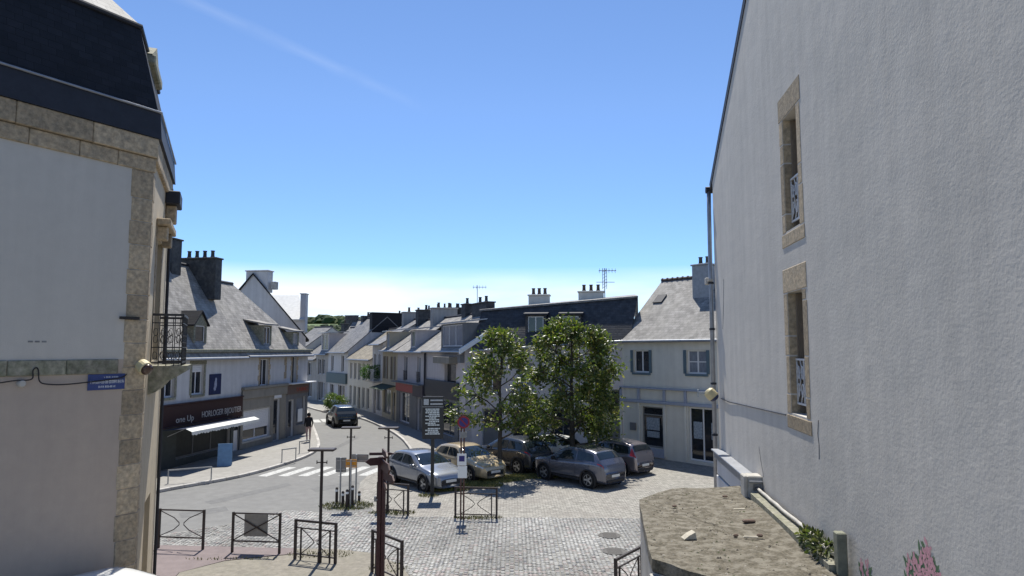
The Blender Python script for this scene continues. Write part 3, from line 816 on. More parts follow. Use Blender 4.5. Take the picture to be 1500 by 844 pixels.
# windows: rough granite frames laid stone by stone, dark reveals, pale iron guard
rs = random.Random(4)
for (o, nm) in ((oU, 'upper'), (oL, 'lower')):
    w = window(hB, o, dep=.4, fm=M_framew, nx=2, nz=3, fw=.06)
    for side in (0, 1):
        zq = o[1]-.02
        while zq < o[3]-.05:
            h = min(rs.choice((.32, .62, .85)), o[3]-zq)
            if o[3]-zq-h < .12: h = o[3]-zq
            ww = .2+rs.uniform(-.02, .03); g = MB()
            if side: g.bbox(o[2]-.004, -.006, zq+.003, o[2]+ww, .3, zq+h-.003, .014)
            else: g.bbox(o[0]-ww, -.006, zq+.003, o[0]+.004, .3, zq+h-.003, .014)
            g.build('stone_block', M_granite, w); zq += h
    g = MB(); g.bbox(o[0]-.23, -.008, o[3]+.003, o[2]+.24, .3, o[3]+.4, .014); g.build('lintel', M_granite, w)
    g = MB(); g.bbox(o[0]-.24, -.01, o[1]-.26, o[2]+.24, .34, o[1]-.024, .02); g.build('sill', M_granite, w)
    g = MB(); za, zb_ = o[1]+.16, o[1]+.86; ua, ub = o[0]+.012, o[2]-.012; yy = .1
    for zz in (za, zb_): g.bar((ua, yy, zz), (ub, yy, zz), .025, .03)
    for uu in (ua+.015, (ua+ub)/2, ub-.015): g.bar((uu, yy, za), (uu, yy, zb_), .02, .02)
    for k in range(4):
        cx = ua+(ub-ua)*(k+.5)/4
        for cz in (za+.2, za+.48):
            g.tube([(cx+.075*math.cos(t)*(1-t/9), yy, cz+.13*math.sin(t)*(1-t/14)) for t in [i*.55 for i in range(13)]], .009, 5)
    for k in range(4):
        a0 = ua+(ub-ua)*k/4; a1 = ua+(ub-ua)*(k+1)/4
        g.bar((a0, yy, za), (a1, yy, za+.35), .014, .014); g.bar((a1, yy, za+.35), (a0, yy, zb_), .014, .014)
    g.build('window_guard', M_ironw, w)
    g = MB(); g.bbox(o[0]+.012, .12, o[1]+.02, o[0]+.05, .32, o[3]-.02, .005); g.build('shutter', M_framew, w)
# gutter end, swan neck and downpipe on the far corner
g = MB(); g.tube([(-.36, .9, zE-.2), (-.36, -.12, zE-.2)], .09, 10); g.build('gutter', M_zincd, hB)
g = MB(); g.tube([(-.34, -.04, zE-.25), (-.31, -.05, zE-.75), (-.1, -.09, zE-2.1), (-.02, -.1, zE-2.7), (-.02, -.1, .1)], .055, 10); g.build('downpipe', M_zinc, hB, True)
for zz in (7.2, 6.0, 4.6, 3.3): 
    g = MB(); g.lathe([(.075, 0), (.075, .05)], (-.02, -.1, zz), 10); g.build('pipe_collar', M_zincd, hB)
g = MB(); g.bar((-.25, -.12, 7.25), (.1, -.12, 7.3), .12, .05); g.bbox(-.3, -.22, 7.2, -.1, -.05, 7.38, .02); g.build('cable_bracket', M_conc, hB)
# thin cable fixed on the wall, hairline cracks
g = MB(); g.tube([(.5, -.012, 4.28), (1.5, -.016, 4.27), (2.4, -.012, 4.3), (6.3, -.012, 4.42)], .012, 5); g.build('wall_cable', M_zincd, hB)
for pts in (((7.9, 3.95), (7.92, 4.15), (7.88, 4.3), (7.93, 4.5)), ((.9, 6.0), (1.1, 6.6), (1.2, 7.2)), ((4.6, 3.1), (4.4, 3.4), (4.3, 3.62))):
    g = MB(); g.tube([(u, -.001, z) for u, z in pts], .006, 4); g.build('crack', M_zincd, hB)
# moulded ledge with zinc flashing low on the wall, beyond the annexe
g = MB(); g.bbox(.35, -.2, 2.8, 4.5, -.002, 2.98, .02); g.bbox(.3, -.26, 2.98, 4.55, -.004, 3.02, .01); g.build('ledge', M_zinc, hB)
g = MB(); g.bbox(.4, -.14, 2.42, 4.5, -.002, 2.8, .02); g.bbox(.4, -.16, .0, 4.5, -.003, 2.4, .01); g.build('lower_wall', M_white, hB)
g = MB(); g.bbox(4.15, -.34, 2.6, 4.5, -.27, 3.1, .02); g.bbox(4.15, -.27, 2.6, 4.5, -.0, 3.1, .02); g.build('ledge_end_block', M_conc, hB)
# painted flowers low on the stucco
M_petal = mat('painted_pink', (.58, .3, .33), .9, .25, 20); M_leafp = mat('painted_green', (.1, .17, .09), .9, .3, 14); M_greyp = mat('painted_grey', (.2, .18, .2), .9, .2, 8)
rm_ = random.Random(6); PF = []; GL_ = []
def leafshape(mb, u, z, l, w, a, y):
    pts = []
    for t, q in ((0, 0), (.3, .8), (.6, 1), (.85, .6), (1, 0), (.85, -.6), (.6, -1), (.3, -.8)):
        x_, z_ = w*q*.5, l*t; pts.append((u+x_*math.cos(a)+z_*math.sin(a), y, z-x_*math.sin(a)+z_*math.cos(a)))
    mb.poly(pts)
for (u, zt_) in ((9.35, 2.98), (9.5, 3.02), (10.62, 3.4), (10.74, 3.45), (10.82, 3.42), (10.9, 3.52), (10.97, 3.6), (11.03, 3.66), (11.08, 3.58), (11.15, 3.5), (11.22, 3.44), (11.35, 3.36), (11.55, 3.34), (11.9, 3.34)):
    gp = MB(); gl = MB(); GL_.append(gl)
    for k in range(17): leafshape(gp, u+rm_.gauss(0, .02), zt_-.3+.017*k+rm_.uniform(-.01, .01), rm_.uniform(.05, .08), .04, rm_.uniform(-1.2, 1.2), -.003-.0001*k)
    for k in range(26): leafshape(gl, u+rm_.gauss(0, .05), zt_-.6+rm_.uniform(0, .5), rm_.uniform(.1, .18), .045, rm_.uniform(-1.1, 1.1), -.002-.00002*k)
    PF.append(gp)
mu = empty('flower_mural', wal.A, wal.rz)
for gl in GL_: gl.build('painted_leaves', M_leafp, mu)
tag(mu, 'pink spiky flowers with green leaves painted low on the stucco wall', 'mural')
for gp in PF: gp.build('painted_flower', M_petal, mu)
g = MB(); g.poly([(12.6+.22*math.cos(t), -.003, 3.05+.4*math.sin(t)) for t in [i*math.pi/10 for i in range(11)]]); g.build('painted_arch', M_greyp, mu)

# --- flat-roofed annexe under that wall
M_slabtop = mat('mossy_concrete', (.13, .114, .086), .95, .4, 13, .02, 30, c2=(.085, .074, .052), big=.65, bigc=(.23, .21, .17), bigscale=5.5, detail=10, edge=(.42, .6), bedge=(.46, .6), bump2=(.03, 3))
ZS = 2.72
sp_ = [G(936, 733, ZS), G(944, 728, ZS), G(985, 716, ZS), G(1000, 713.5, ZS), G(1098, 712, ZS)] + [wal.world(5.3, -.24, ZS), wal.world(9.4, -.24, ZS), wal.world(10.9, -.2, ZS)] + [G(1085, 858, ZS), G(1040, 844, ZS), G(954, 820, ZS)]
shd = empty('flat_roof_annexe', (3.2, 11, 0), 0, 'low annexe with mossy flat concrete roof against the stucco wall', 'annexe')
def sub(p): return (p[0]-3.2, p[1]-11, p[2])
# roof as a fine uneven sheet with a thick edge
g = MB(); n = len(sp_)
ctr = sum((Vector(p) for p in sp_), Vector())/n
NR = 14; rows = []
for j in range(NR+1):
    t = j/NR; row = []
    for i in range(n):
        for s_ in range(6):
            p = Vector(sp_[i]).lerp(Vector(sp_[(i+1) % n]), s_/6); q = ctr.lerp(p, t)
            if j == NR: q += Vector((rs.uniform(-.012, .012), rs.uniform(-.012, .012), 0))
            q.z = ZS + .018*math.sin(q.x*3.1+q.y*1.7)+.012*math.sin(q.y*5.3-q.x*2) + rs.uniform(-.005, .005); row.append(sub(q))
    rows.append(row)
K = n*6
g.add([v for r_ in rows for v in r_], [(j*K+i, (j+1)*K+i, (j+1)*K+(i+1) % K, j*K+(i+1) % K) for j in range(NR) for i in range(K)])
low = [(v[0], v[1], v[2]-.16) for v in rows[-1]]
g.add(list(rows[-1])+low, [(i, i+K, (i+1) % K+K, (i+1) % K) for i in range(K)]); g.add(low, [tuple(range(K))[::-1]])
g.build('roof_slab', M_slabtop, shd)
wq = [ctr.lerp(Vector(p), .985) for p in sp_]; g = MB()
g.slab([(*sub(p)[:2], 0) for p in wq], (0, 0, ZS-.17)); g.build('wall', M_greyw, shd)
# rendered corner pier at the near left of the annexe
c = sp_[-1]; g = MB(); g.bbox(c.x-3.2-.02, c.y-11-.1, 0, c.x-3.2+.12, c.y-11+.05, ZS-.19, .01); g.build('pier', M_conc, shd)
# joint along the wall: mortar fillet and an old pale pipe
g = MB(); a_ = wal.world(4.6, -.16, ZS+.03); b_ = wal.world(8.95, -.16, ZS+.03)
g.bar(sub(a_), sub(b_), .2, .12); g.build('mortar_fillet', M_granite_g, shd)
pp = [wal.world(4.5+.35*k, -.1+rs.uniform(-.015, .015), ZS+.15+rs.uniform(-.012, .012)) for k in range(13)]
g = MB(); g.tube([sub(p) for p in pp], .03, 7); po = g.build('drain_pipe', M_conc, shd, True)
M_brk = mat('broken_brick', (.13, .09, .07), .9, .25, 12, .004, 40); M_frag = mat('pale_rubble', (.45, .41, .33), .95, .2, 9, .006, 40)
def rubble(px, py, sx, sy, sz, m, label, rz=0, wedge=False):
    p = G(px, py, ZS+.0); g = MB()
    if wedge: g.slab([(-sx/2, -sy/2, 0), (sx/2, -sy/2, 0), (sx*.4, -sy/2, sz), (-sx*.1, -sy/2, sz*.55)], (0, sy, 0))
    else: g.bbox(-sx/2, -sy/2, 0, sx/2, sy/2, sz, .015)
    o = g.build('rubble', m); o.location = (p.x, p.y, ZS+.006); o.rotation_euler = (0, 0, rz)
    tag(o, label, 'rubble')
rubble(1009, 789, .19, .15, .1, M_frag, 'pale wedge of broken concrete lying on the mossy flat roof', .1, True)
rubble(1097, 766, .2, .09, .045, M_brk, 'dark brick lying flat on the mossy roof', .05)
rubble(1083, 747, .2, .05, .02, M_frag, 'thin pale slat of rubble on the roof near the drain pipe')
rubble(1078, 787, .08, .05, .04, M_brk, 'small dark brick chip beside crumbled mortar on the roof', .3)
rubble(1100, 789, .22, .05, .03, M_frag, 'crumbled pale mortar strip beside dark chips on the roof', -.1)
rubble(1113, 787, .09, .06, .04, M_brk, 'dark chip at the end of the crumbled mortar strip', -.2)
rubble(1062, 729, .1, .06, .035, M_brk, 'small dark stone at the far side of the flat roof', .2)
rubble(988, 743, .09, .06, .03, M_brk, 'small dark stone near the rounded far corner of the roof', .5)
# grit and moss crumbs strewn over the slab
vg, fg, cg = [], [], []
for k in range(900):
    a0_ = rs.randrange(n); t1, t2 = rs.random(), math.sqrt(rs.random())*.97
    p = ctr.lerp(Vector(sp_[a0_]).lerp(Vector(sp_[(a0_+1) % n]), t1), t2); s_ = rs.choice((.006, .009, .012, .02)) * rs.uniform(.7, 1.3); o_ = len(vg)
    zz = ZS + .018*math.sin(p.x*3.1+p.y*1.7)+.012*math.sin(p.y*5.3-p.x*2)
    w0 = rs.uniform(0, 3)
    for i in range(5): vg.append((p.x+s_*math.cos(w0+i*1.257)*rs.uniform(.7, 1.3), p.y+s_*math.sin(w0+i*1.257)*rs.uniform(.7, 1.3), zz-.004))
    vg.append((p.x, p.y, zz+s_*rs.uniform(.4, .9))); fg += [(o_+i, o_+(i+1) % 5, o_+5) for i in range(5)]
    cg += [rs.choice(((.34, .31, .26), (.2, .18, .14), (.07, .06, .05), (.09, .1, .05)))]*6
me = bpy.data.meshes.new('grit'); me.from_pydata(vg, [], fg); at = me.color_attributes.new('tint', 'FLOAT_COLOR', 'POINT'); at.data.foreach_set('color', [q_ for c_ in cg for q_ in (*c_, 1)])
me.materials.append(mat('grit', (.2, .2, .2), .95, .1, 20, vcol=True)); tag(link_mesh('grit', me), 'loose grit and moss crumbs on the flat roof', 'grit', kind='stuff')
# short concrete post and weeds between roof and wall
g = MB(); g.bbox(-.075, -.06, 0, .075, .06, .52, .012); o = g.build('concrete_post', mat('mossy_post', (.2, .2, .15), .95, .25, 6, .004, 40))
pq = wal.world(8.98, -.12, ZS-.02); o.location = pq; o.rotation_euler = (0, 0, wal.rz); tag(o, 'short mossy concrete post against the stucco wall', 'post')
q = P(1041, 577, 17.0); flood((q.x, q.y, q.z), 1.3, R(-42), .95, M_lensb, 'yellowed floodlight with dark blue lens on the stucco house corner')
# ================================================================== LEFT TERRACE
tL0, tL1, tL2, tL3 = Lt(215), Lt(352), Lt(418), Lt(449)
M_signbr = mat('brown_fascia', (.05, .022, .018), .5, .12, 5, mapscale=(1, 1, 8)); M_letter = mat('dull_gold_letters', (.6, .55, .48), .5, .1, 6)
M_navy = mat('navy_canvas', (.012, .02, .05), .8, .15, 6); M_valance = mat('white_canvas', (.66, .66, .62), .8, .08, 6)
M_redl = mat('red_letters', (.35, .06, .03), .5, .1, 6)
YR, DEP = 3.0, 6.4
# --- jeweller's house with awning
f = Fac(LP(tL0), LP(tL1)); S = tL0
h = f.root('shop_house', 'white two-storey shop house with navy awning and pale slate roof', 'house')
oW = f.rect(281, 534, 298, 578); oD = (oW[0]-2.2, oW[1], oW[2]-2.2, oW[3])
oDoor = f.rect(340, 640, 357, 672); oShop = f.rect(256, 645, 318, 683); oDoor = (oDoor[0], .14, oDoor[2], 2.25); oShop = (oShop[0], .45, oDoor[0]-.25, 2.5)
EV, RDG = 5.35, 9.95
mb = MB(); wall_face(mb, 0, f.L, EV, [oW, oD, oDoor, oShop], .2)
mb.poly([(0, 0, 0), (0, 0, EV), (0, YR, RDG), (0, DEP, EV), (0, DEP, 0)]); mb.poly([(f.L, 0, 0), (f.L, DEP, 0), (f.L, DEP, EV), (f.L, YR, RDG), (f.L, 0, EV)]); mb.quad((0, DEP, 0), (0, DEP, EV), (f.L, DEP, EV), (f.L, DEP, 0))
mb.build('wall', M_white, h)
w = window(h, oW, surround=M_granite_g, sill=M_granite_g, blind=.22, nx=2); window(h, oD, surround=M_granite_g, sill=M_granite_g, nx=2)
window(h, oShop, nx=3, fm=M_greyd, fw=.06, name='shop_window', gm=mat('dark_shop_blind', (.03, .034, .034), .6, .2, 3)); door(h, oDoor, m=M_frame, fm=M_framew)
# dark shop cladding round the ground floor
g = MB(); cl0 = f.uz(250, 650)[0]-4
wall_face(g, cl0, f.L-.05, 2.72, [oDoor, oShop], .05, y=-.05, zb=.14); g.build('shop_cladding', mat('dark_teal_cladding', (.045, .055, .055), .6, .15, 3), h)
zf0, zf1 = f.uz(349, 608)[1], f.uz(349, 582)[1]
g = MB(); fu0 = f.uz(244, 600)[0]-3.5; g.bbox(fu0, -.16, zf0, f.L-.02, -.053, zf1, .02); g.bbox(fu0-.05, -.2, zf1, f.L+.02, -.05, zf1+.07, .015); g.bbox(fu0, -.185, zf0-.06, f.L-.02, -.05, zf0-.002, .012)
fa = g.build('fascia', M_signbr, h)
ux0 = f.uz(291, 605)[0]; ux1 = f.uz(349, 596)[0]
t = text_mesh('lettering', 'HORLOGER BIJOUTIER', .36, M_letter, fa, (ux0, -.164, zf0+.2), (R(90), 0, 0))
t.scale.x = (ux1-ux0)/max(.1, t.dimensions.x); t.scale.y = 1.15
ux2 = f.uz(253, 612)[0]; t = text_mesh('lettering', 'one Up', .4, M_letter, fa, (ux2, -.164, zf0+.14), (R(90), 0, 0)); t.scale.x = (f.uz(279, 610)[0]-ux2)/max(.1, t.dimensions.x)
# awning: navy canvas, white flap, folding arms
pr = 1.3; a0, a1 = f.uz(281, 636, pr+.3)[0], f.uz(380, 621, pr+.3)[0]
za = zf0-.1; zf = f.uz(330, 627, pr+.3)[1]
g = MB(); g.slab([(a0, -.2, za), (a1, -.2, za), (a1, -pr, zf+.22), (a0, -pr, zf+.22)], (0, 0, .015)); aw = g.build('awning', M_navy, h)
g = MB(); g.slab([(a0, -pr-.002, zf+.222), (a1, -pr-.002, zf+.222), (a1, -pr-.3, zf+.1), (a0, -pr-.3, zf+.1)], (0, 0, .016))
n = 26
for k in range(n):
    q0 = a0+(a1-a0)*k/n; q1 = a0+(a1-a0)*(k+1)/n; dp = .18+.02*math.sin(k*1.7)
    g.slab([(q0, -pr-.302, zf+.11), (q1, -pr-.302, zf+.11), (q1, -pr-.31, zf-dp+.17), ((q0+q1)/2, -pr-.31, zf-dp+.13), (q0, -pr-.31, zf-dp+.17)], (0, .01, 0))
g.build('valance', M_valance, aw)
g = MB()
for q in (a0+.3, a1-.3): g.tube([(q, -.2, za-.3), (q+.4, -.9, zf+.2), (q, -pr-.3, zf+.08)], .02, 6)
g.build('folding_arm', M_steel, aw)
# cornice and roof
g = MB(); g.bbox(0, -.26, EV, f.L, -.002, EV+.16, .02); g.bbox(0, -.14, EV-.16, f.L, -.002, EV-.003, .02); g.build('cornice', M_granite_g, h)
roof_gable(h, 0, f.L, DEP, EV+.12, RDG, M_slatel, over=.3, yr=YR)
ud = f.uz(286, 480, -1.0)[0]
dormer(h, f.uz(287, 480, -.4)[0], 1.05, EV+.3, 6.75, .15, 2.1, 'gable', M_granite_g, M_slated, ridge=.6, nx=1)
dormer(h, f.uz(287, 480, -.4)[0]-3.2, 1.05, EV+.3, 6.75, .15, 2.1, 'gable', M_granite_g, M_slated, ridge=.6, nx=1)
uc_ = f.uz(247, 400, -YR)[0]; chimney(h, uc_, YR, 8.6, f.uz(247, 352, -YR)[1], .75, .9, M_chimd, 1, potm=M_chimd)
chimney(h, f.L-.35, YR-.55, 8.2, 10.4, .6, 2.2, M_chimd, 4, alongx=False, potm=M_chimd)
hJ = h
# poster between the windows
a = f.rect(306, 548, 323, 578); g = MB(); g.bbox(a[0], -.04, a[1], a[2], -.004, a[3], .005)
po = g.build('poster_panel', mat('dark_blue_poster', (.012, .02, .07), .5, .2, 4)); po.location = f.A; po.rotation_euler = (0, 0, f.rz); tag(po, 'dark blue poster panel with pale figure on the white shop house', 'poster')
g = MB(); cx, cz = (a[0]+a[2])/2, (a[1]+a[3])/2; s_ = (a[3]-a[1])/2
for (dx, dz_, rx, rz_) in ((.05, .45, .16, .2), (.02, 0, .22, .42), (-.1, -.4, .18, .25)): g.poly([(cx+(dx+rx*math.cos(w))*s_, -.0425-.0003*dz_, cz+(dz_+rz_*math.sin(w))*s_) for w in [i*math.pi/8 for i in range(16)]])
g.build('print', mat('poster_print', (.3, .32, .4), .6, .45, 9), po)
# --- grey-fronted house with stone-framed window
f = Fac(LP(tL1+.004), LP(tL2)); EV2, RD2 = 5.35, 9.35
h = f.root('shop_house', 'white house with taupe shopfront, white shutter and quoined window beside the awning shop', 'house')
oW = f.rect(381, 526, 393, 565); oSh = f.rect(358, 598, 396, 642); oDo = f.rect(399, 598, 408, 648); oDo = (oDo[0], .14, oDo[2], oDo[3]); oDo = (oDo[0], .14, max(oDo[2], oDo[0]+.8), 2.6); oSh = (.25, oSh[1], oDo[0]-.3, oSh[3])
mb = MB(); zt2 = 3.3; wall_face(mb, 0, f.L, EV2, [oW, oSh, oDo], .2)
mb.poly([(f.L, 0, 0), (f.L, DEP, 0), (f.L, DEP, EV2), (f.L, 0, EV2)]); mb.quad((0, DEP, 0), (0, DEP, EV2), (f.L, DEP, EV2), (f.L, DEP, 0)); mb.build('wall', M_white, h)
window(h, oW, surround=M_granite, stones=True, sill=M_granite, nx=2, blind=.0)
window(h, oSh, nx=2, fw=.06, blind=.62, name='shop_window', sill=M_conc); door(h, oDo, m=M_greyd, glazed=.8)
g = MB(); wall_face(g, .03, f.L-.02, zt2, [oSh, oDo], .04, y=-.04, zb=.14); g.build('shop_cladding', M_taupe, h)
g = MB(); g.bbox(0.02, -.2, zt2, f.L, -.002, zt2+.16, .02); g.bbox(.02, -.12, zt2-.5, f.L-.01, -.045, zt2-.004, .02); g.build('shop_cornice', M_taupe, h)
g = MB(); g.bbox(oDo[0]-.02, -.1, 2.62, oDo[2]+.02, -.05, 3.0, .01); g.build('door_panel', M_frame, h)
g = MB(); g.bbox(0.003, -.26, EV2, f.L, -.002, EV2+.16, .02); g.bbox(.003, -.14, EV2-.16, f.L, -.002, EV2-.003, .02); g.build('cornice', M_granite_g, h)
LH = tL3-tL1
roof_gable(h, 0.07, LH, DEP, EV2+.12, RD2, M_slatel, over=.3, yr=YR, hipR=4.2)
dormer(h, f.uz(386, 480, -.4)[0], 1.0, EV2+.3, 6.9, .15, 1.7, 'shed', M_granite_g, M_slatel, ridge=.35, nx=2, over=.25)
dormer(h, f.uz(428, 485, -.4)[0], .9, EV2+.3, 6.6, .15, 1.4, 'shed', M_granite_g, M_slatel, ridge=.3, nx=1, over=.2)
g = MB()
for k in range(13):
    g = MB(); ww = .3 if k % 2 else .2; g.bbox(f.L-ww, -.045 if k < 0 else -.02, .14+k*.4, f.L-.003, .06, .14+k*.4+.393, .012)
    if .14+k*.4 > 3.4: g.build('quoin', M_granite, h)
# --- corner shop with red letters
f = Fac(LP(tL2+.004), LP(tL3))
h = f.root('shop_house', 'narrow end house with grey shopfront and red lettering at the street corner', 'house')
oW = f.rect(428, 521, 434, 564); oW = (oW[0], oW[1], oW[0]+.55, oW[3]); oDo = (.3, .14, 1.05, 2.4); oSh = (1.35, .75, f.L-.25, 2.5)
mb = MB(); wall_face(mb, 0, f.L, EV2, [oW, oDo, oSh], .2); mb.quad((f.L, 0, 0), (f.L, DEP, 0), (f.L, DEP, EV2), (f.L, 0, EV2)); mb.quad((0, DEP, 0), (0, DEP, EV2), (f.L, DEP, EV2), (f.L, DEP, 0)); mb.build('wall', M_white, h)
window(h, oW, surround=M_granite, stones=True, nx=1, sill=M_granite); door(h, oDo, m=M_greyd, glazed=.7); window(h, oSh, nx=1, fm=M_greyd, name='shop_window')
g = MB(); wall_face(g, .0, f.L+.04, 2.75, [oDo, oSh], .04, y=-.04, zb=.14); g.build('shop_cladding', M_greyd, h)
g = MB(); g.bbox(-.0, -.12, 2.75, f.L+.05, -.002, 3.3, .02); fa = g.build('fascia', mat('taupe_fascia', (.14, .1, .085), .6, .1, 4), h)
t = text_mesh('lettering', 'TABAC', .34, M_redl, fa, (f.L*.38, -.124, 2.88), (R(90), 0, 0)); t.scale.x = f.L*.55/max(.1, t.dimensions.x)
g = MB(); g.bbox(.0, -.45, 3.36, f.L+.45, -.003, 3.44, .02); g.build('canopy', M_frame, h)
g = MB(); g.bbox(1.5, -.09, .95, 2.1, -.045, 1.75, .01); g.build('notice_board', M_plate, h)
g = MB(); g.bbox(0.003, -.26, EV2, f.L+.2, -.002, EV2+.16, .02); g.bbox(.003, -.14, EV2-.16, f.L+.1, -.002, EV2-.003, .02); g.build('cornice', M_granite_g, h)
# --- tall white gable behind
YW = 46.2; CRt = P(450, 512, YW); apx = P(366, 512, YW).x; hw = CRt.x-apx
f = Fac((apx-hw, YW+.9), (CRt.x, YW-.4))
h = f.root('white_gable_house', 'tall white gable house with broad white chimney rising behind the shops', 'house')
zev = 6.35; zap = P(366, 402, YW).z; wdt = f.L
mb = MB(); mb.poly([(0, 0, 0), (wdt, 0, 0), (wdt, 0, zev), (wdt/2, 0, zap), (0, 0, zev)]); mb.quad((wdt, 0, 0), (wdt-5, 9, 0), (wdt-5, 9, zev), (wdt, 0, zev)); mb.quad((-5, 9, 0), (0, 0, 0), (0, 0, zev), (-5, 9, zev)); mb.poly([(-5, 9, 0), (-5, 9, zev), (wdt/2-5, 9, zap), (wdt-5, 9, zev), (wdt-5, 9, 0)]); mb.build('wall', M_white, h)
g = MB(); sl = (zap-zev)/(wdt/2)
g.slab([(wdt/2, -.12, zap), (wdt+.3, -.12, zev-.3*sl), (wdt-4.7, 9, zev-.3*sl), (wdt/2-5, 9, zap)], (0, 0, .13)); g.slab([(-.3, -.12, zev-.3*sl), (wdt/2, -.12, zap), (wdt/2-5, 9, zap), (-5.3, 9, zev-.3*sl)], (0, 0, .13)); g.build('roof', M_slated, h)
cxu = f.uz(375, 430)[0]; chimney(h, cxu, .38, zap-1.2, P(375, 397, YW).z, 1.62, .7, M_white, 0)
g = MB(); g.bbox(cxu+.95, .2, zap-1.0, cxu+1.3, .6, P(394, 412, YW).z, .02); g.build('flue', M_conc, h)
# --- bright roof and gable further along the left of the street
f = Fac(P(404, 512, 57.5), P(446, 512, 57.5)); h = f.root('far_white_house', 'far house with pale sunlit slate roof and white end wall behind the gable house', 'house')
zt_ = P(425, 430, 58).z; ze_ = P(425, 470, 58).z
mb = MB(); mb.quad((-3, 0, 0), (f.L, 0, 0), (f.L, 0, ze_), (-3, 0, ze_)); mb.poly([(f.L, 0, 0), (f.L-3.4, 7, 0), (f.L-3.4, 7, ze_), (f.L-1.7, 3.5, zt_), (f.L, 0, ze_)]); mb.build('wall', M_white, h)
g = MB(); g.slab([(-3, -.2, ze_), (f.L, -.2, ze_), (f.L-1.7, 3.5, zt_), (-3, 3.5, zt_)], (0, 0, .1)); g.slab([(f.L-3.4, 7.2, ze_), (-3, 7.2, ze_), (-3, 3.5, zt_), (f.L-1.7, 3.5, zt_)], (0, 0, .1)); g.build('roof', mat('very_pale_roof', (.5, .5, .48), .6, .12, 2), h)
chimney(h, f.L-.25, .4, ze_-1, zt_-.1, .45, .7, M_white, 0)

# ================================================================== RIGHT-HAND ROW (from the square away down the street)
def row_house(label, A, B, dep, eave, ridge, wm, rm, ops, yr=None, name='terraced_house', **k):
    f = Fac(A, B); h = f.root(name, label, 'house')
    return f, h
# corner house with the big dormer (near end of the row)
f = Fac(Q1, Q0); h = f.root('terraced_house', 'lilac white end-of-row house with big curtained dormer and dark shop band', 'house')
EV, RG, DP = 5.5, 7.75, 7.0
oR = f.rect(651, 530, 668, 595); oR = (oR[0], f.uz(660, 545)[1]-1.2, oR[2], f.uz(660, 533)[1])
oB = f.rect(632, 536, 645, 560); oS = (.6, .5, f.L-1.6, 2.45)
shell(h, f, DP, EV, RG, [oR, oS], M_lilac)
window(h, oR, nx=1, dep=.25, gm=M_glass, fm=M_greyd); window(h, oS, nx=4, fm=M_greyd, name='shop_window')
g = MB(); g.bbox(oR[0]-.6, -.55, oR[3]+.02, oR[2]+.3, -.003, oR[3]+.42, .02); g.build('blind_box', M_taupe, h)
g = MB(); g.bbox(.02, -.12, 2.6, f.L-.9, -.003, 3.62, .02); g.build('fascia', mat('charcoal_fascia', (.025, .027, .035), .5, .15, 3), h)
g = MB(); wall_face(g, .02, f.L-.9, 2.6, [oS], .04, y=-.05, zb=.12); g.build('shop_cladding', M_greyd, h)
roof_gable(h, 0, f.L, DP, EV, RG, M_slatel, over=.25)
dl = f.uz(644, 495, .1)[0]; dr_ = f.uz(676, 495, .1)[0]
dormer(h, (dl+dr_)/2, dr_-dl, EV+.05, f.uz(660, 474, .1)[1], .0, 2.9, 'shed', M_greyd, M_zinc, gm=M_glassl, ridge=.35, nx=3)
g = MB(); sl = (RG-EV)/(DP/2)
g.slab([(f.L+.07, -.4, EV-.4*sl), (f.L+.07, -.4, EV-.4*sl+.28), (f.L+.07, 1.5, EV+1.5*sl+.24), (f.L+.07, 1.5, EV+1.5*sl-.05)], (.22, 0, 0)); g.build('verge_coping', M_plate, h)
chimney(h, 1.2, DP/2, 7.2, 8.5, 2.6, .6, M_chimd, 2, potm=M_chimd)
g = MB(); g.tube([(.1, -.1, .1), (.1, -.1, EV-.2)], .045, 8); g.build('downpipe', M_zincd, h)
g = MB(); g.bbox(f.L-.5, -.3, EV-.75, f.L-.1, -.003, EV-.3, .02); g.build('meter_box', M_greyd, h)
# house with the red shop sign
f = Fac(Q2, Q1-(Q1-Q2).normalized()*.004); h = f.root('terraced_house', 'lilac white terraced house with two tall windows over a red shop sign', 'house')
EV, RG, DP = 5.45, 7.8, 7.0
o1 = f.rect(592, 535, 597, 568); o2 = f.rect(611, 535, 617, 571); o1 = (o1[0]-.05, 3.25, o1[0]+.85, 5.0); o2 = (o2[0]-.05, 3.25, o2[0]+.85, 5.0)
oS = (.9, .3, 3.6, 2.4); oD = (f.L-1.9, .12, f.L-1.0, 2.3)
shell(h, f, DP, EV, RG, [o1, o2, oS, oD], M_lilac)
for o in (o1, o2): window(h, o, nx=2, rail=M_iron)
window(h, oS, nx=2, name='shop_window', fm=M_frame); door(h, oD, m=M_greyd)
g = MB(); g.bbox(.05, -.14, 2.5, f.L-2.6, -.003, 3.1, .02); g.build('fascia', mat('red_fascia', (.3, .035, .04), .5, .2, 3), h)
g = MB(); g.bbox(f.L-2.5, -.2, 2.35, f.L-.1, -.003, 3.15, .02); g.build('fascia', mat('plum_fascia', (.03, .022, .04), .5, .1, 3), h)
g = MB(); g.bbox(.0, -.5, 3.12, f.L-.05, -.003, 3.2, .02); g.build('canopy', M_greyd, h)
g = MB(); wall_face(g, .02, f.L-.05, 2.5, [oS, oD], .04, y=-.05, zb=.12); g.build('shop_cladding', M_greyd, h)
roof_gable(h, 0, f.L, DP, EV, RG, M_slatel, over=.25)
dormer(h, f.L*.52, 1.2, EV+.1, 6.85, .1, 2.4, 'shed', M_lilac, M_zinc, ridge=.3, nx=2, over=.3)
chimney(h, .3, DP/2, 7.0, 8.6, .6, 2.0, M_greyw, 2, alongx=False); chimney(h, f.L*.75, DP/2, 7.4, 8.6, .8, .6, M_chimd, 1, potm=M_chimd)
g = MB(); g.tube([(f.L-.05, -.1, .1), (f.L-.05, -.1, EV-.2)], .045, 8); g.build('downpipe', M_zincd, h)
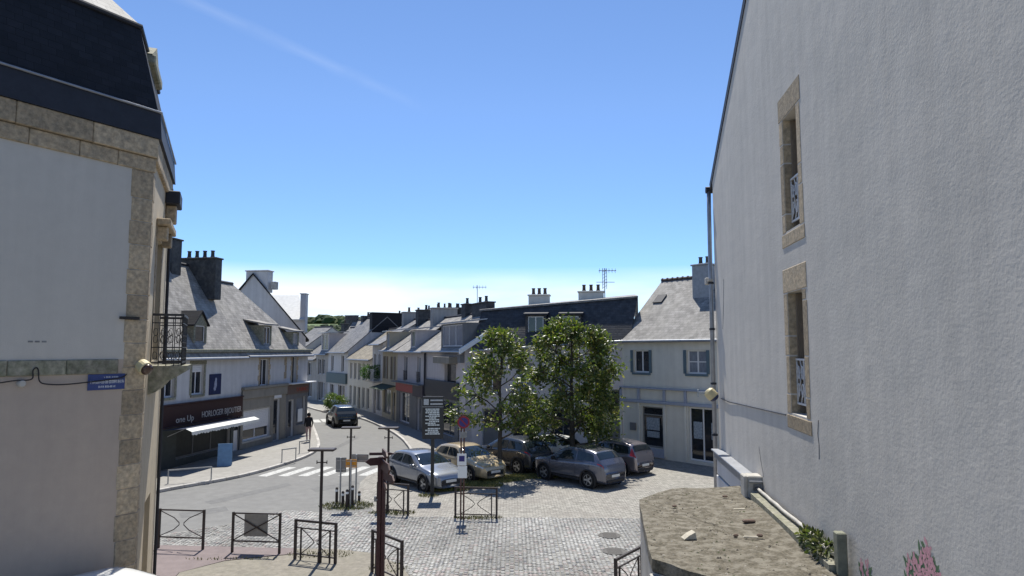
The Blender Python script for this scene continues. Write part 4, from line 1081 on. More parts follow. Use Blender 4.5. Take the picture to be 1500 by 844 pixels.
# cream house
f = Fac(Q3, Q2-(Q2-Q3).normalized()*.004); h = f.root('terraced_house', 'narrow cream yellow terraced house with two slim windows', 'house')
ops = [(.7, 3.2, 1.5, 4.95), (f.L-1.7, 3.2, f.L-.9, 4.95), (.5, .5, f.L-1.9, 2.4), (f.L-1.5, .12, f.L-.6, 2.3)]
shell(h, f, 7, 5.5, 7.8, ops, M_cream)
for o in ops[:2]: window(h, o, nx=2, shutters=(M_framew, .3))
window(h, ops[2], nx=2, name='shop_window', fm=M_greyd); door(h, ops[3], m=M_framew)
g = MB(); g.slab([(.2, -.05, 2.75), (f.L-.2, -.05, 2.75), (f.L-.2, -1.1, 2.45), (.2, -1.1, 2.45)], (0, 0, .03)); g.build('awning', mat('green_awning', (.03, .05, .03), .8, .1, 5), h)
roof_gable(h, 0, f.L, 7, 5.5, 7.8, M_slatel, over=.25); dormer(h, 1.3, 1.1, 5.6, 6.9, .1, 2.2, 'shed', M_cream, M_zinc, ridge=.3, over=.25)
chimney(h, .4, 3.5, 7.2, 8.7, .7, 1.6, M_chimd, 1, alongx=False, potm=M_chimd)
# narrow white house with flower balcony
f = Fac(Q4, Q3-(Q3-Q4).normalized()*.004); h = f.root('terraced_house', 'narrow white terraced house with plant-covered balcony', 'house')
ops = [(.6, 3.1, 1.4, 5.1), (f.L-1.5, 3.1, f.L-.7, 5.1), (.6, .12, 1.5, 2.3), (1.8, .5, f.L-.4, 2.3)]
shell(h, f, 7, 6.0, 8.0, ops, M_white)
for o in ops[:2]: window(h, o, nx=2)
door(h, ops[2], m=M_framew); window(h, ops[3], nx=1, fm=M_greyd)
g = MB(); g.bbox(.2, -.7, 2.8, f.L-.2, -.003, 2.95, .02); bb = g.build('balcony', M_conc, h)
g = MB()
for k in range(19): q = .25+(f.L-.5)*k/18; g.bar((q, -.66, 2.95), (q, -.66, 3.85), .02, .02)
g.bar((.22, -.66, 3.85), (f.L-.22, -.66, 3.85), .04, .04); g.build('railing', M_ironw, bb)
roof_gable(h, 0, f.L, 7, 6.0, 8.0, M_slate, over=.25); chimney(h, .4, 3.5, 7.2, 8.7, .6, 2.0, M_greyw, 2, alongx=False)
BALC = f.world(f.L*.55, -.55, 3.85)
# long low white house with many windows
f = Fac(Q5, Q4-(Q4-Q5).normalized()*.004); h = f.root('terraced_house', 'low pale terraced house with rows of slim windows and mossy slate roof', 'house')
ops = []; n = 5
for k in range(n):
    u = .5+(f.L-1.0)*(k+.5)/n; ops += [(u-.4, 2.75, u+.4, 4.25), (u-.4, .3 if k != 2 else .12, u+.4, 2.1)]
shell(h, f, 8, 4.7, 7.4, ops, M_pale)
for k, o in enumerate(ops): (door(h, o, m=M_framew) if k == 5 else window(h, o, nx=2, fw=.04))
roof_gable(h, 0, f.L, 8, 4.7, 7.4, mat('mossy_slate', (.25, .22, .17), .8, .35, 1.4, .004, 40, brick=(.24, .13, .006, .2, (0, 2)), big=.6, bigc=(.19, .17, .14)), over=.25)
# house with teal shopfront and big dark gable chimney
f = Fac(Q6, Q5-(Q5-Q6).normalized()*.004); h = f.root('terraced_house', 'white terraced house with teal grey shopfront and dark slate-hung gable', 'house')
EV = 5.35; ops = [(.9, 3.3, 1.7, 4.9), (f.L-1.8, 3.3, f.L-1.0, 4.9), (.7, .3, 2.0, 2.0), (f.L-2.6, .3, f.L-.7, 2.0)]
shell(h, f, 8, EV, 8.7, ops, M_white)
for o in ops: window(h, o, nx=2)
g = MB(); g.bbox(.05, -.2, 2.15, f.L-.05, -.003, 3.15, .02); g.build('fascia', mat('teal_fascia', (.09, .13, .14), .6, .08, 3), h)
roof_gable(h, 0, f.L, 8, EV, 8.7, M_slate, over=.25)
chimney(h, f.L-.3, 4.2, 7.2, 9.1, .7, 3.6, M_slated, 0); chimney(h, .2, 4.2, 7.0, 9.0, .6, 1.4, M_chimd, 1, alongx=False)
# far end houses closing the bend
f = Fac(Q7, Q6-(Q6-Q7).normalized()*.004); h = f.root('terraced_house', 'grey far terraced house at the bend with a flat-topped dormer', 'house')
ops = [(.6, 2.9, 1.4, 4.5), (f.L-1.5, 2.9, f.L-.7, 4.5), (.6, .12, 1.5, 2.1), (f.L-1.9, .4, f.L-.7, 2.1)]
shell(h, f, 8, 5.1, 7.8, ops, M_greyw)
for o in ops: window(h, o, nx=2)
roof_gable(h, 0, f.L, 8, 5.1, 7.8, M_slate, over=.25); dormer(h, f.L/2, 1.8, 5.3, 7.2, .3, 2.4, 'shed', M_lilac, M_zinc, ridge=.15, over=.3)
f = Fac(Q8, Q7-(Q7-Q8).normalized()*.004); h = f.root('terraced_house', 'lowest far grey house where the street bends out of sight', 'house')
ops = [(.8, 2.7, 1.6, 4.1), (f.L-1.8, 2.7, f.L-1.0, 4.1), (.7, .12, 1.6, 2.1), (f.L-2.0, .4, f.L-.8, 2.0)]
shell(h, f, 8, 4.5, 7.0, ops, M_greyw)
for o in ops: window(h, o, nx=2)
roof_gable(h, 0, f.L, 8, 4.5, 7.0, M_slate, over=.25); chimney(h, f.L*.7, 4, 6.6, 8.3, .7, .6, M_chimd, 1)
f = Fac(Q9, Q8-(Q8-Q9).normalized()*.004); h = f.root('terraced_house', 'far pale house glimpsed past the street bend', 'house')
shell(h, f, 8, 5.4, 8.0, [(1, 2.8, 1.9, 4.4), (f.L-2, 2.8, f.L-1.1, 4.4)], M_pale)
for o in ((1, 2.8, 1.9, 4.4), (f.L-2, 2.8, f.L-1.1, 4.4)): window(h, o, nx=2)
roof_gable(h, 0, f.L, 8, 5.4, 8.0, M_slate, over=.25)
# roofs seen over the row
def back_house(px0, px1, Y, pye, pyr, wm, rm, label, ch=()):
    A = P(px0, 512, Y); B = P(px1, 512, Y-1); f = Fac(A, B); h = f.root('back_house', label, 'house')
    e = P(px0, pye, Y).z; r = P(px0, pyr, Y+3).z
    shell(h, f, 7, e, r, [], wm); roof_gable(h, 0, f.L, 7, e, r, rm, over=.2)
    for (px, w, pyt, n) in ch: 
        u = f.uz(px, 480, -3.5)[0]; chimney(h, u, 3.5, r-.9, f.uz(px, pyt, -3.5)[1], w, .6, M_chimd, n, potm=M_chimd)
back_house(500, 553, 84, 500, 470, M_greyw, M_slate, 'back house roof with broad dark chimney above the low pale house', ((515, 1.6, 463, 0), (546, 1.2, 461, 0)))
back_house(556, 606, 70, 490, 468, M_pale, M_slatel, 'back house with pale slate roof above the cream house', ((585, .5, 462, 1), (597, .9, 461, 0)))
back_house(602, 676, 64, 492, 464, M_greyw, M_slate, 'back house with several chimneys above the red-signed house', ((628, .8, 455, 1), (641, .5, 453, 1), (660, 2.2, 452, 3), (676, 1.5, 452, 2)))

# ================================================================== HOUSES ON THE SQUARE
f = Fac(Q0+Vector((.35, .15, 0)), RL); h = f.root('slate_roofed_building', 'long pale building with big dark slate mansard behind the trees', 'building')
EV = 5.45; L = f.L
ops = [(.7, 3.1, 1.6, 4.8), (2.6, 3.1, 3.5, 4.8), (4.5, 3.1, 5.4, 4.8), (6.3, 3.1, 7.2, 4.8), (.6, .12, 1.7, 2.3), (2.3, .6, 3.7, 2.3), (4.4, .6, 5.7, 2.3), (6.3, .12, 7.3, 2.4), (L-.75, .12, L-.05, 3.4)]
mb = MB(); wall_face(mb, 0, L, EV, ops, .2); mb.quad((0, 0, 0), (0, 0, EV), (0, 9, EV), (0, 9, 0)); mb.quad((L, 0, 0), (L, 9, 0), (L, 9, EV), (L, 0, EV)); mb.build('wall', M_lilac, h)
for o in ops[:4]: window(h, o, nx=2, sill=M_conc)
for o in ops[4:]: door(h, o, m=M_greyd) if o[1] < .2 else window(h, o, nx=2, fm=M_greyd)
zl = f.uz(705, 456, -1.15)[1]; zr = f.uz(925, 436, -1.15)[1]; zer = f.uz(890, 498, .2)[1]
g = MB(); ys = 1.15
g.slab([(0.05, -.25, EV), (L+.4, -.25, zer), (L+.9, ys, zr), (0.35, ys, zl)], (0, 0, .1)); rfm = g.build('mansard_roof', M_manslate, h)
g = MB(); g.slab([(.35, ys, zl), (L+.9, ys, zr), (L+.9, 8, zr+.62), (.35, 8, zl+.55)], (0, 0, .1)); g.slab([(.2, ys-.15, zl-.02), (L+.9, ys-.15, zr-.02), (L+.9, ys+.2, zr+.02), (.2, ys+.2, zl+.02)], (0, 0, .1)); g.build('upper_roof', M_slate, h)
mb = MB(); mb.quad((L, 0, EV), (L, ys, EV), (L+.85, ys, zr), (L+.35, 0, zer)); mb.quad((L+.9, ys, zr), (L+.9, 9, zr+.6), (L+.9, 9, 0), (L+.9, ys, 0)); mb.quad((.1, 0, 0), (.1, 0, EV), (.35, ys, zl), (.35, 9, zl)); mb.build('end_wall', M_greyw, h)
g = MB(); g.tube([(0, -.32, EV-.05), (L+.4, -.32, zer-.05)], .07, 8); g.build('gutter', M_zinc, h)
mb = MB(); mb.quad((0, -.002, EV-.002), (L, -.002, EV-.002), (L, -.002, zer-.06), (0, -.002, EV)); mb.build('eave_board', M_white, h)
for px in (788, 838):
    u = f.uz(px, 485, -1.2)[0]; dormer(h, u, 1.15, 6.2, 7.4, .12, 1.6, 'shed', M_manslate, M_zincd, ridge=.2, nx=2, fm=M_frame, gm=M_glass)
for px, pt, w in ((790, 434, 1.25), (866, 429, 1.5)):
    u = f.uz(px, 440, -4)[0]; chimney(h, u, 4.0, 7.8, f.uz(px, pt, -4)[1], w, .7, M_pale, 3)
hS = f
# shop house on the right of the square
f = Fac(RL+(RR-RL).normalized()*.004, RR); h = f.root('shop_house', 'pale shop house with blue-shuttered windows and weathered slate roof on the square', 'house')
EV = f.uz(960, 494)[1]; YRr = 3.6; RG = f.uz(970, 414, -YRr)[1]
o1 = f.rect(928, 513, 951, 546); o2 = f.rect(1006, 513, 1035, 548); oS = f.rect(940, 596, 971, 656); oD = f.rect(1009, 598, 1049, 672); oD = (oD[0], .15, oD[2], oD[3])
shell(h, f, 7.2, EV, RG, [o1, o2, oS, oD], M_pale)
for o in (o1, o2): window(h, o, nx=2, nz=2 if o is o2 else 1, sill=M_blue, shutters=(M_blue, .17), fw=.06)
w = window(h, oS, nx=1, transom=.8, fm=M_signgrey, name='shop_window', fw=.07)
window(h, oD, nx=2, fm=M_frame, name='shop_door', fw=.06)
z0, z1 = f.uz(960, 590)[1], f.uz(960, 570)[1]; ua = f.uz(908, 580)[0]
M_blg = mat('pale_blue_moulding', (.3, .33, .4), .7, .08, 4)
g = MB(); g.bbox(ua, -.14, z1-.02, f.L, -.003, z1+.07, .015); g.bbox(ua, -.12, z0-.05, f.L, -.003, z0+.1, .015)
for px in (909, 935, 972, 1003):
    u = f.uz(px, 580)[0]; g.bbox(u, -.1, z0+.102, u+.14, -.003, z1-.022, .01)
g.build('shop_moulding', M_blg, h)
for px in (909, 935, 973, 1003):
    g = MB(); u = f.uz(px, 620)[0]; g.bbox(u, -.07, .1, u+.13, -.003, z0-.052, .012); g.build('pilaster', M_pale, h)
a = f.rect(945, 660, 972, 668); g = MB(); g.bbox(oS[0]-.1, -.1, .05, oS[2]+.1, -.003, oS[1]-.02, .015); g.build('stall_riser', M_blg, h)
a = f.rect(924, 619, 931, 630); g = MB(); g.bbox(a[0], -.09, a[1], a[2]+.05, -.003, a[3], .01); g.build('letter_box', M_greyd, h)
for (px0, py0, px1, py1) in ((947, 612, 966, 630), (948, 632, 966, 641), (1016, 618, 1029, 643), (1042, 620, 1050, 645)):
    a = f.rect(px0, py0, px1, py1, -.08); g = MB(); g.bbox(a[0], .085, a[1], a[2], .1, a[3], .004); g.build('window_poster', mat('shop_poster', (.24, .28, .32), .5, .5, 7), h)
rf = roof_gable(h, 0, f.L, 7.2, EV, RG, M_slatel, over=.25, yr=YRr, tiles=True)
sl = (RG-EV)/YRr; u = f.uz(966, 446, -2.2)[0]; yy = 2.0; zz = EV+sl*yy+.12
g = MB(); g.slab([(u-.3, yy, zz), (u+.3, yy, zz), (u+.3, yy+.5, zz+.5*sl), (u-.3, yy+.5, zz+.5*sl)], (0, -.03, .06)); k = g.build('skylight', M_zincd, rf)
g = MB(); g.slab([(u-.22, yy+.06, zz+.12), (u+.22, yy+.06, zz+.12), (u+.22, yy+.44, zz+.44*sl+.06), (u-.22, yy+.44, zz+.44*sl+.06)], (0, 0, .012)); g.build('skylight_pane', M_glassl, rf)
u = f.uz(1029, 420, -2.4)[0]; chimney(h, u, 2.6, EV+1.2, f.uz(1029, 390, -2.6)[1], 1.0, .8, mat('blue_grey_render', (.28, .3, .32), .85, .15, 3), 2, potm=M_chimd)
hR = f
# neighbour seen past it
f2 = Fac(RR+Vector((.3, .3, 0)), RR+Vector((5, -3, 0))); h2 = f2.root('side_house', 'dark-roofed neighbour behind the downpipe beyond the shop house', 'house')
shell(h2, f2, 7, 6.2, 9.2, [], M_pale); roof_gable(h2, 0, f2.L, 7, 6.2, 9.2, M_slated)

# aerials
def aerial(px, pyt, pyb, Y, label, n, lattice=False):
    b = P(px, pyb, Y); t = P(px, pyt, Y); H_ = t.z-b.z
    r = empty('aerial', b, 0, label, 'aerial'); g = MB(); g.bar((0, 0, 0), (0, 0, H_), .05, .05)
    if lattice:
        for s_ in (-.12, .12): g.bar((s_, 0, H_*.35), (s_, 0, H_), .03, .03)
        for k in range(6): g.bar((-.12, 0, H_*(.38+.1*k)), (.12, 0, H_*(.46+.1*k)), .025, .025)
    g.build('mast', M_steel, r)
    g = MB(); zz = H_-.15; g.bar((-.35, 0, zz), (.7, 0, zz), .035, .035)
    for k in range(n): q = -.3+.95*k/(n-1); g.bar((q, -.3, zz), (q, .3, zz), .02, .02); g.bar((q, 0, zz-.14), (q, 0, zz+.14), .02, .02)
    if lattice: g.bar((-.5, 0, zz-.7), (.6, 0, zz-.7), .03, .03)
    g.build('antenna', M_steel, r)
aerial(699, 418, 458, 52, 'thin rooftop aerial above the big dormer house', 5)
aerial(886, 393, 440, 41, 'tall lattice aerial beside the chimney of the slate mansard', 6, True)
# ================================================================== CARS
def interp(tab, x):
    """smooth (monotone-ish) interpolation of a table [(x, v)...]"""
    if x <= tab[0][0]: return tab[0][1]
    if x >= tab[-1][0]: return tab[-1][1]
    for i in range(len(tab)-1):
        if tab[i][0] <= x <= tab[i+1][0]:
            x0, y0 = tab[i]; x1, y1 = tab[i+1]; h = x1-x0; t = (x-x0)/h
            d = (y1-y0)/h
            dp = (y0-tab[i-1][1])/(x0-tab[i-1][0]) if i else d
            dn = (tab[i+2][1]-y1)/(tab[i+2][0]-x1) if i+2 < len(tab) else d
            m0 = 0 if dp*d <= 0 else 2*dp*d/(dp+d); m1 = 0 if dn*d <= 0 else 2*dn*d/(dn+d)
            return y0*(2*t**3-3*t*t+1)+h*m0*(t**3-2*t*t+t)+y1*(-2*t**3+3*t*t)+h*m1*(t**3-t*t)
KINDS = dict(
 hatch=dict(L=4.05, W=1.75, wb=2.54, fx=.82, r=.31,
   top=[(0,.52),(.04,.66),(.14,.74),(.5,.86),(1.0,.96),(1.12,.99),(1.55,1.22),(1.95,1.39),(2.4,1.45),(3.0,1.43),(3.45,1.35),(3.75,1.13),(3.93,.95),(4.02,.8),(4.05,.55)],
   belt=[(0,.5),(.04,.62),(.14,.69),(.5,.78),(1.0,.87),(1.6,.9),(2.8,.94),(3.6,.98),(3.93,.9),(4.02,.76),(4.05,.53)],
   cowl=1.12, rf=1.93, rr=3.42, tail=3.86),
 suv=dict(L=4.3, W=1.8, wb=2.63, fx=.86, r=.345,
   top=[(0,.6),(.04,.78),(.12,.9),(.5,.99),(1.0,1.05),(1.12,1.08),(1.55,1.34),(1.95,1.54),(2.5,1.61),(3.2,1.58),(3.7,1.5),(3.98,1.28),(4.14,1.1),(4.26,.95),(4.3,.65)],
   belt=[(0,.57),(.04,.73),(.12,.84),(.5,.91),(1.0,.97),(1.6,1.0),(2.8,1.05),(3.7,1.1),(4.12,1.04),(4.26,.9),(4.3,.62)],
   cowl=1.12, rf=1.93, rr=3.7, tail=4.08),
 mpv=dict(L=4.0, W=1.72, wb=2.5, fx=.78, r=.3,
   top=[(0,.52),(.04,.66),(.14,.76),(.45,.88),(.85,.98),(.95,1.02),(1.4,1.28),(1.8,1.47),(2.3,1.53),(3.0,1.51),(3.6,1.43),(3.8,1.22),(3.92,.98),(3.98,.85),(4.0,.55)],
   belt=[(0,.5),(.04,.62),(.14,.7),(.45,.8),(.85,.88),(1.5,.91),(2.8,.95),(3.6,.97),(3.92,.92),(3.98,.8),(4.0,.53)],
   cowl=.95, rf=1.78, rr=3.62, tail=3.9),
 van=dict(L=4.6, W=1.86, wb=2.8, fx=.86, r=.33,
   top=[(0,.6),(.04,.8),(.12,.95),(.5,1.08),(.8,1.16),(.9,1.2),(1.3,1.55),(1.65,1.8),(2.1,1.9),(3.2,1.92),(4.3,1.9),(4.5,1.84),(4.57,1.7),(4.59,1.2),(4.6,.6)],
   belt=[(0,.57),(.04,.75),(.12,.88),(.5,.98),(.8,1.04),(1.5,1.06),(2.8,1.08),(4.3,1.08),(4.57,1.05),(4.59,.95),(4.6,.58)],
   cowl=.9, rf=1.63, rr=4.4, tail=4.58))
M_tyre = mat('tyre_rubber', (.015, .015, .015), .85, .1, 20); M_rim = mat('alloy_rim', (.35, .36, .37), .35, .1, 10, metal=.7, spec=.5)
M_trim = mat('black_trim', (.018, .018, .02), .55, .1, 10); M_lamp = mat('headlamp_glass', (.55, .58, .6), .12, .25, 14, spec=.6); M_tail = mat('taillight_red', (.3, .012, .01), .2, .2, 10, spec=.6)
M_numw = mat('number_plate', (.62, .62, .58), .5, .1, 8); M_cglass = mat('car_glass', (.012, .018, .022), .03, .2, 3, spec=.7)
M_seat = mat('car_interior', (.02, .02, .022), .9, .1, 5)
def paint(name, c, metal=.65, rough=.26): return mat(name, c, rough, .03, 2, metal=metal, spec=.5, coat=.8)
def car(label, kind, pm, loc, head, z=0.0, name='parked_car', group=None):
    K = KINDS[kind]; L, W = K['L'], K['W']; hwm = W/2
    r = empty(name, (loc[0], loc[1], z), head, label, 'van' if kind == 'van' else 'car', group)
    r.scale = (.94,)*3 if kind != 'van' else (1, 1, 1)
    zb = .2 if kind != 'suv' else .24
    hwt = [(0, .55), (.06, .72), (.2, .86), (.5, .95), (.95, .985), (2, 1.0), (L-.9, .99), (L-.35, .94), (L-.1, .86), (L-.02, .78), (L, .7)]
    wxs = (K['fx'], K['fx']+K['wb']); zw = K['r']
    def sec(x):
        hw = hwm*interp(hwt, x); zt = interp(K['top'], x); zbl = min(interp(K['belt'], x), zt-.015)
        g = max(0., min(1., (zt-zbl-.08)/.35))
        rw = hw*(.93*(1-g)+.735*g) if kind != 'van' else hw*(.93*(1-g)+.86*g)
        zs = zb+.1; zm = zs+(zbl-zs)*.55
        pts = [(0, zb), (hw*.82, zb), (hw*.95, zs-.02), (hw*.985, zs+.06), (hw, zm), (hw*.985, zbl-.03), (hw*.955, zbl), (rw*1.0, zt-.075*(.4+.6*g)), (rw*.9, zt-.025*(.4+.6*g)), (rw*.5, zt-.003), (0, zt)]
        return pts
    NP = 11
    def S(x, t):
        p = sec(x); i = min(int(t), NP-2); q = t-i
        return (L/2-x, p[i][0]+(p[i+1][0]-p[i][0])*q, p[i][1]+(p[i+1][1]-p[i][1])*q)
    xs = sorted(set([0, .01, .03, .06, .1, .15, .22] + [.3+.075*k for k in range(int((L-.6)/.075)+1)] + [L-.22, L-.15, L-.1, L-.06, L-.03, L-.01, L]))
    ts = [0, .5, 1, 1.5, 2, 2.5, 3, 3.33, 3.66, 4, 4.33, 4.66, 5, 5.5, 6, 6.5, 7, 7.5, 8, 8.5, 9, 9.5, 10]
    ra = zw+.055
    mb = MB(); rings = []
    full = ts + [20-t for t in ts[::-1][1:-1]]
    for x in xs:
        row = []
        for t in full:
            p = S(x, t if t <= 10 else 20-t); row.append((p[0], -p[1] if t > 10 else p[1], p[2]))
        rings.append(row)
    n = len(full); fcs = []
    for i in range(len(xs)-1):
        for k in range(n):
            a, b, c, d = rings[i][k], rings[i][(k+1) % n], rings[i+1][(k+1) % n], rings[i+1][k]
            cx = L/2-(a[0]+c[0])/2; cy = (a[1]+c[1])/2; cz = (a[2]+c[2])/2
            if abs(cy) > hwm*.6 and any((cx-wx)**2+(cz-zw)**2 < ra*ra for wx in wxs): continue
            fcs.append((i*n+k, i*n+(k+1) % n, (i+1)*n+(k+1) % n, (i+1)*n+k))
    fcs.append(tuple(range(n))); fcs.append(tuple(range((len(xs)-1)*n, len(xs)*n))[::-1])
    mb.add([v for row in rings for v in row], fcs)
    body = mb.build('body', pm, r, True)
    def patch(nm, x0f, x1f, t0, t1, m, off=.006, par=None, nx=10, nt_=4, mirror=False, smooth=True):
        """piece lying on the body surface; x range may depend on t"""
        g = MB(); V = []
        for j in range(nt_+1):
            t = t0+(t1-t0)*j/nt_; q = j/nt_
            a = x0f(q) if callable(x0f) else x0f; b = x1f(q) if callable(x1f) else x1f
            for i in range(nx+1):
                x = a+(b-a)*i/nx; p = Vector(S(x, t)); e = .01
                du = Vector(S(min(x+e, L), t))-Vector(S(max(x-e, 0), t)); dv = Vector(S(x, min(t+.05, 10)))-Vector(S(x, max(t-.05, 0)))
                nn = dv.cross(du); nn = nn.normalized() if nn.length > 1e-9 else Vector((0, 0, 1))
                if nn.dot(Vector((0, p.y, p.z-.6))) < 0: nn = -nn
                p = p+nn*off; V.append((p.x, -p.y if mirror else p.y, p.z))
        g.add(V, [(j*(nx+1)+i, j*(nx+1)+i+1, (j+1)*(nx+1)+i+1, (j+1)*(nx+1)+i) for j in range(nt_) for i in range(nx)])
        return g.build(nm, m, par or r, smooth)
    def wide(nm, x0, x1, t0, m, off=.006):
        g = MB(); V = []; nx = 8; tt = [t0+(10-t0)*j/6 for j in range(7)]
        for i in range(nx+1):
            x = x0+(x1-x0)*i/nx; row = []
            for t in tt:
                p = Vector(S(x, t)); q = Vector(S(min(x+.02, L), t)); w = Vector(S(max(x-.02, 0), t)); du = q-w
                nn = Vector((du.z, 0, -du.x)) if du.length > 0 else Vector((0, 0, 1))
                nn = nn.normalized() * (1 if nn.z > 0 else -1); p = p+nn*off; row.append(p)
            V += [(p.x, p.y, p.z) for p in row] + [(p.x, -p.y, p.z) for p in row[::-1][1:]]
        c = 13; g.add(V, [(i*c+k, i*c+k+1, (i+1)*c+k+1, (i+1)*c+k) for i in range(nx) for k in range(c-1)])
        return g.build(nm, m, r, True)
    wide('windscreen', K['cowl']+.04, K['rf']-.05, 7.5, M_cglass); wide('rear_window', K['rr']+.06, K['tail']-.05, 7.5, M_cglass)
    xm = (K['rf']+K['rr'])/2-.05
    for s_ in (False, True):
        if kind == 'van':
            patch('side_window', lambda q: K['cowl']+.3+.35*q, K['rf']+.45, 6.12, 6.85, M_cglass, mirror=s_)
        else:
            patch('side_window', lambda q: K['cowl']+.28+(K['rf']-K['cowl']-.16)*q, xm-.03, 6.12, 6.88, M_cglass, mirror=s_)
            patch('side_window', xm+.03, lambda q: K['rr']+.12-.16*q, 6.12, 6.88, M_cglass, mirror=s_)
        patch('sill_trim', wxs[0]+ra+.03, wxs[1]-ra-.03, 2.2, 3.05, M_trim, .004, mirror=s_)
        patch('headlight', .07, .42, 5.0, 6.6, M_lamp, .008, mirror=s_, nx=5)
        patch('taillight', L-.32, L-.045, 5.05, 6.0 if kind != 'mpv' else 6.9, M_tail, .008, mirror=s_, nx=5)
        # door gaps
        for xx in (K['cowl']+.12, xm, K['rr']-.12):
            patch('door_gap', xx-.006, xx+.006, 3.1, 6.0, M_trim, .003, nx=1, nt_=6, mirror=s_)
        patch('door_handle', xm-.28, xm-.1, 5.05, 5.35, pm, .02, nx=2, nt_=1, mirror=s_)
        y = (hwm-.005)*(-1 if s_ else 1)
        g = MB(); mx = L/2-(K['cowl']+.42); zz = interp(K['belt'], K['cowl']+.42)
        g.bbox(mx-.07, y-.02 if y > 0 else y-.17, zz+.0, mx+.07, y+.17 if y > 0 else y+.02, zz+.15, .035); g.build('mirror', M_trim if kind == 'suv' else pm, r, True)
        for wx in wxs:
            yc = y-(.11 if y > 0 else -.11)
            g = MB(); sgn = 1 if y > 0 else -1
            g.lathe([(ra, -.03), (ra+.05, -.03), (ra+.055, .02), (ra+.01, .03), (ra-.02, .0)], (L/2-wx, y-.008*sgn, zw), 30, axis='Y'); 
            # open ring: drop the caps
            g.f = g.f[:-2]; g.m = g.m[:-2]; g.build('wheel_arch', M_trim, r, True)
            g = MB(); g.lathe([(.0005, -.3), (ra*.98, -.3), (ra*.98, -.05)] if True else [], (0, 0, 0), 20, axis='Y'); g.f = g.f[:-1]; g.m = g.m[:-1]
            if sgn < 0: g.v = [(a, -b, c) for a, b, c in g.v]
            g.v = [(a+L/2-wx, b+y, c+zw) for a, b, c in g.v]; g.build('wheel_well', M_seat, r)
            wv = MB(); R_ = K['r']
            wv.lathe([(R_*.6, -.1), (R_*.93, -.1), (R_, -.07), (R_, .07), (R_*.93, .095), (R_*.68, .1), (R_*.66, .085)], (0, 0, 0), 28, axis='Y')
            if sgn < 0: wv.v = [(a, -b, c) for a, b, c in wv.v]
            wh = wv.build('wheel', M_tyre, r, True); wh.location = (L/2-wx, yc, zw)
            g = MB(); g.lathe([(R_*.66, .05), (R_*.67, .09), (R_*.62, .09), (R_*.6, .06)], (0, 0, 0), 24, axis='Y')
            g.lathe([(R_*.16, .05), (R_*.16, .085), (.0005, .09)], (0, 0, 0), 12, axis='Y')
            for k in range(5):
                a = 2*math.pi*k/5; c_, s2 = math.cos(a), math.sin(a)
                g.bar((c_*R_*.1, .075, s2*R_*.1), (c_*R_*.63, .075, s2*R_*.63), .03, .075)
            if sgn < 0: g.v = [(a, -b, c) for a, b, c in g.v]
            g.build('rim', M_rim, wh)
    # bumpers, grille, plates, underside
    fx = L/2
    g = MB(); g.bbox(fx-.05, -hwm*.5, zb+.1, fx+.012, hwm*.5, zb+.26, .02); g.build('front_grille', M_trim, r)
    g = MB(); g.bbox(-fx-.014, -hwm*.62, zb+.02, -fx+.08, hwm*.62, zb+.16, .03); g.build('rear_bumper', M_trim, r)
    g = MB(); g.bbox(fx+.0, -.26, zb+.2, fx+.024, .26, zb+.31, .005); g.build('number_plate', M_numw, r)
    g = MB(); zp = .82 if kind != 'van' else .9
    xt = next(x for x in [L-.005*k for k in range(200)] if interp(K['top'], x) >= zp+.02)
    g.bbox(-fx-.01+(0), -.26, zb+.24, -fx+.05, .26, zb+.35, .005); g.build('number_plate', M_numw, r)
    return r
H40 = math.atan2(-.77, .64); A40 = math.atan2(.74, -.67)
PS = paint('silver_paint', (.24, .255, .285), .5); PB = paint('beige_paint', (.46, .37, .23), .3); PD = paint('dark_blue_black_paint', (.035, .04, .05), .3)
PG = paint('slate_grey_paint', (.13, .135, .165)); PM = paint('pinkish_silver_paint', (.27, .24, .25)); PW = paint('white_paint', (.75, .75, .73), 0, .35); PO = paint('dark_olive_paint', (.03, .033, .03), .2)
def at(px, Y): q = P(px, 600, Y); return (q.x, q.y)
car('silver hatchback parked nose out beside the tall black information sign', 'hatch', PS, at(623, 28.5), H40)
car('beige hatchback parked nose out between the silver car and the slim tree', 'hatch', PB, at(687, 30.5), H40)
car('dark blue-black estate parked nose in behind the slim tree trunk', 'suv', PD, at(749, 32.4), A40)
car('slate grey crossover parked nose in under the dense tree', 'suv', PG, at(846, 29.2), A40)
car('pinkish silver small car parked nose in beside the pale shop house', 'mpv', PM, at(896, 31.9), A40)
car('white car half hidden under the leaves behind the grey crossover', 'hatch', PW, at(800, 34.1), A40)
car('dark car driving away down the street past the hedge', 'suv', PO, at(500.5, 50.6), math.atan2(.91, -.41), name='driving_car')
car('white van parked along the flank of the corner house', 'van', PW, (-7.136, 9.73), math.atan2(-.857, -.514))
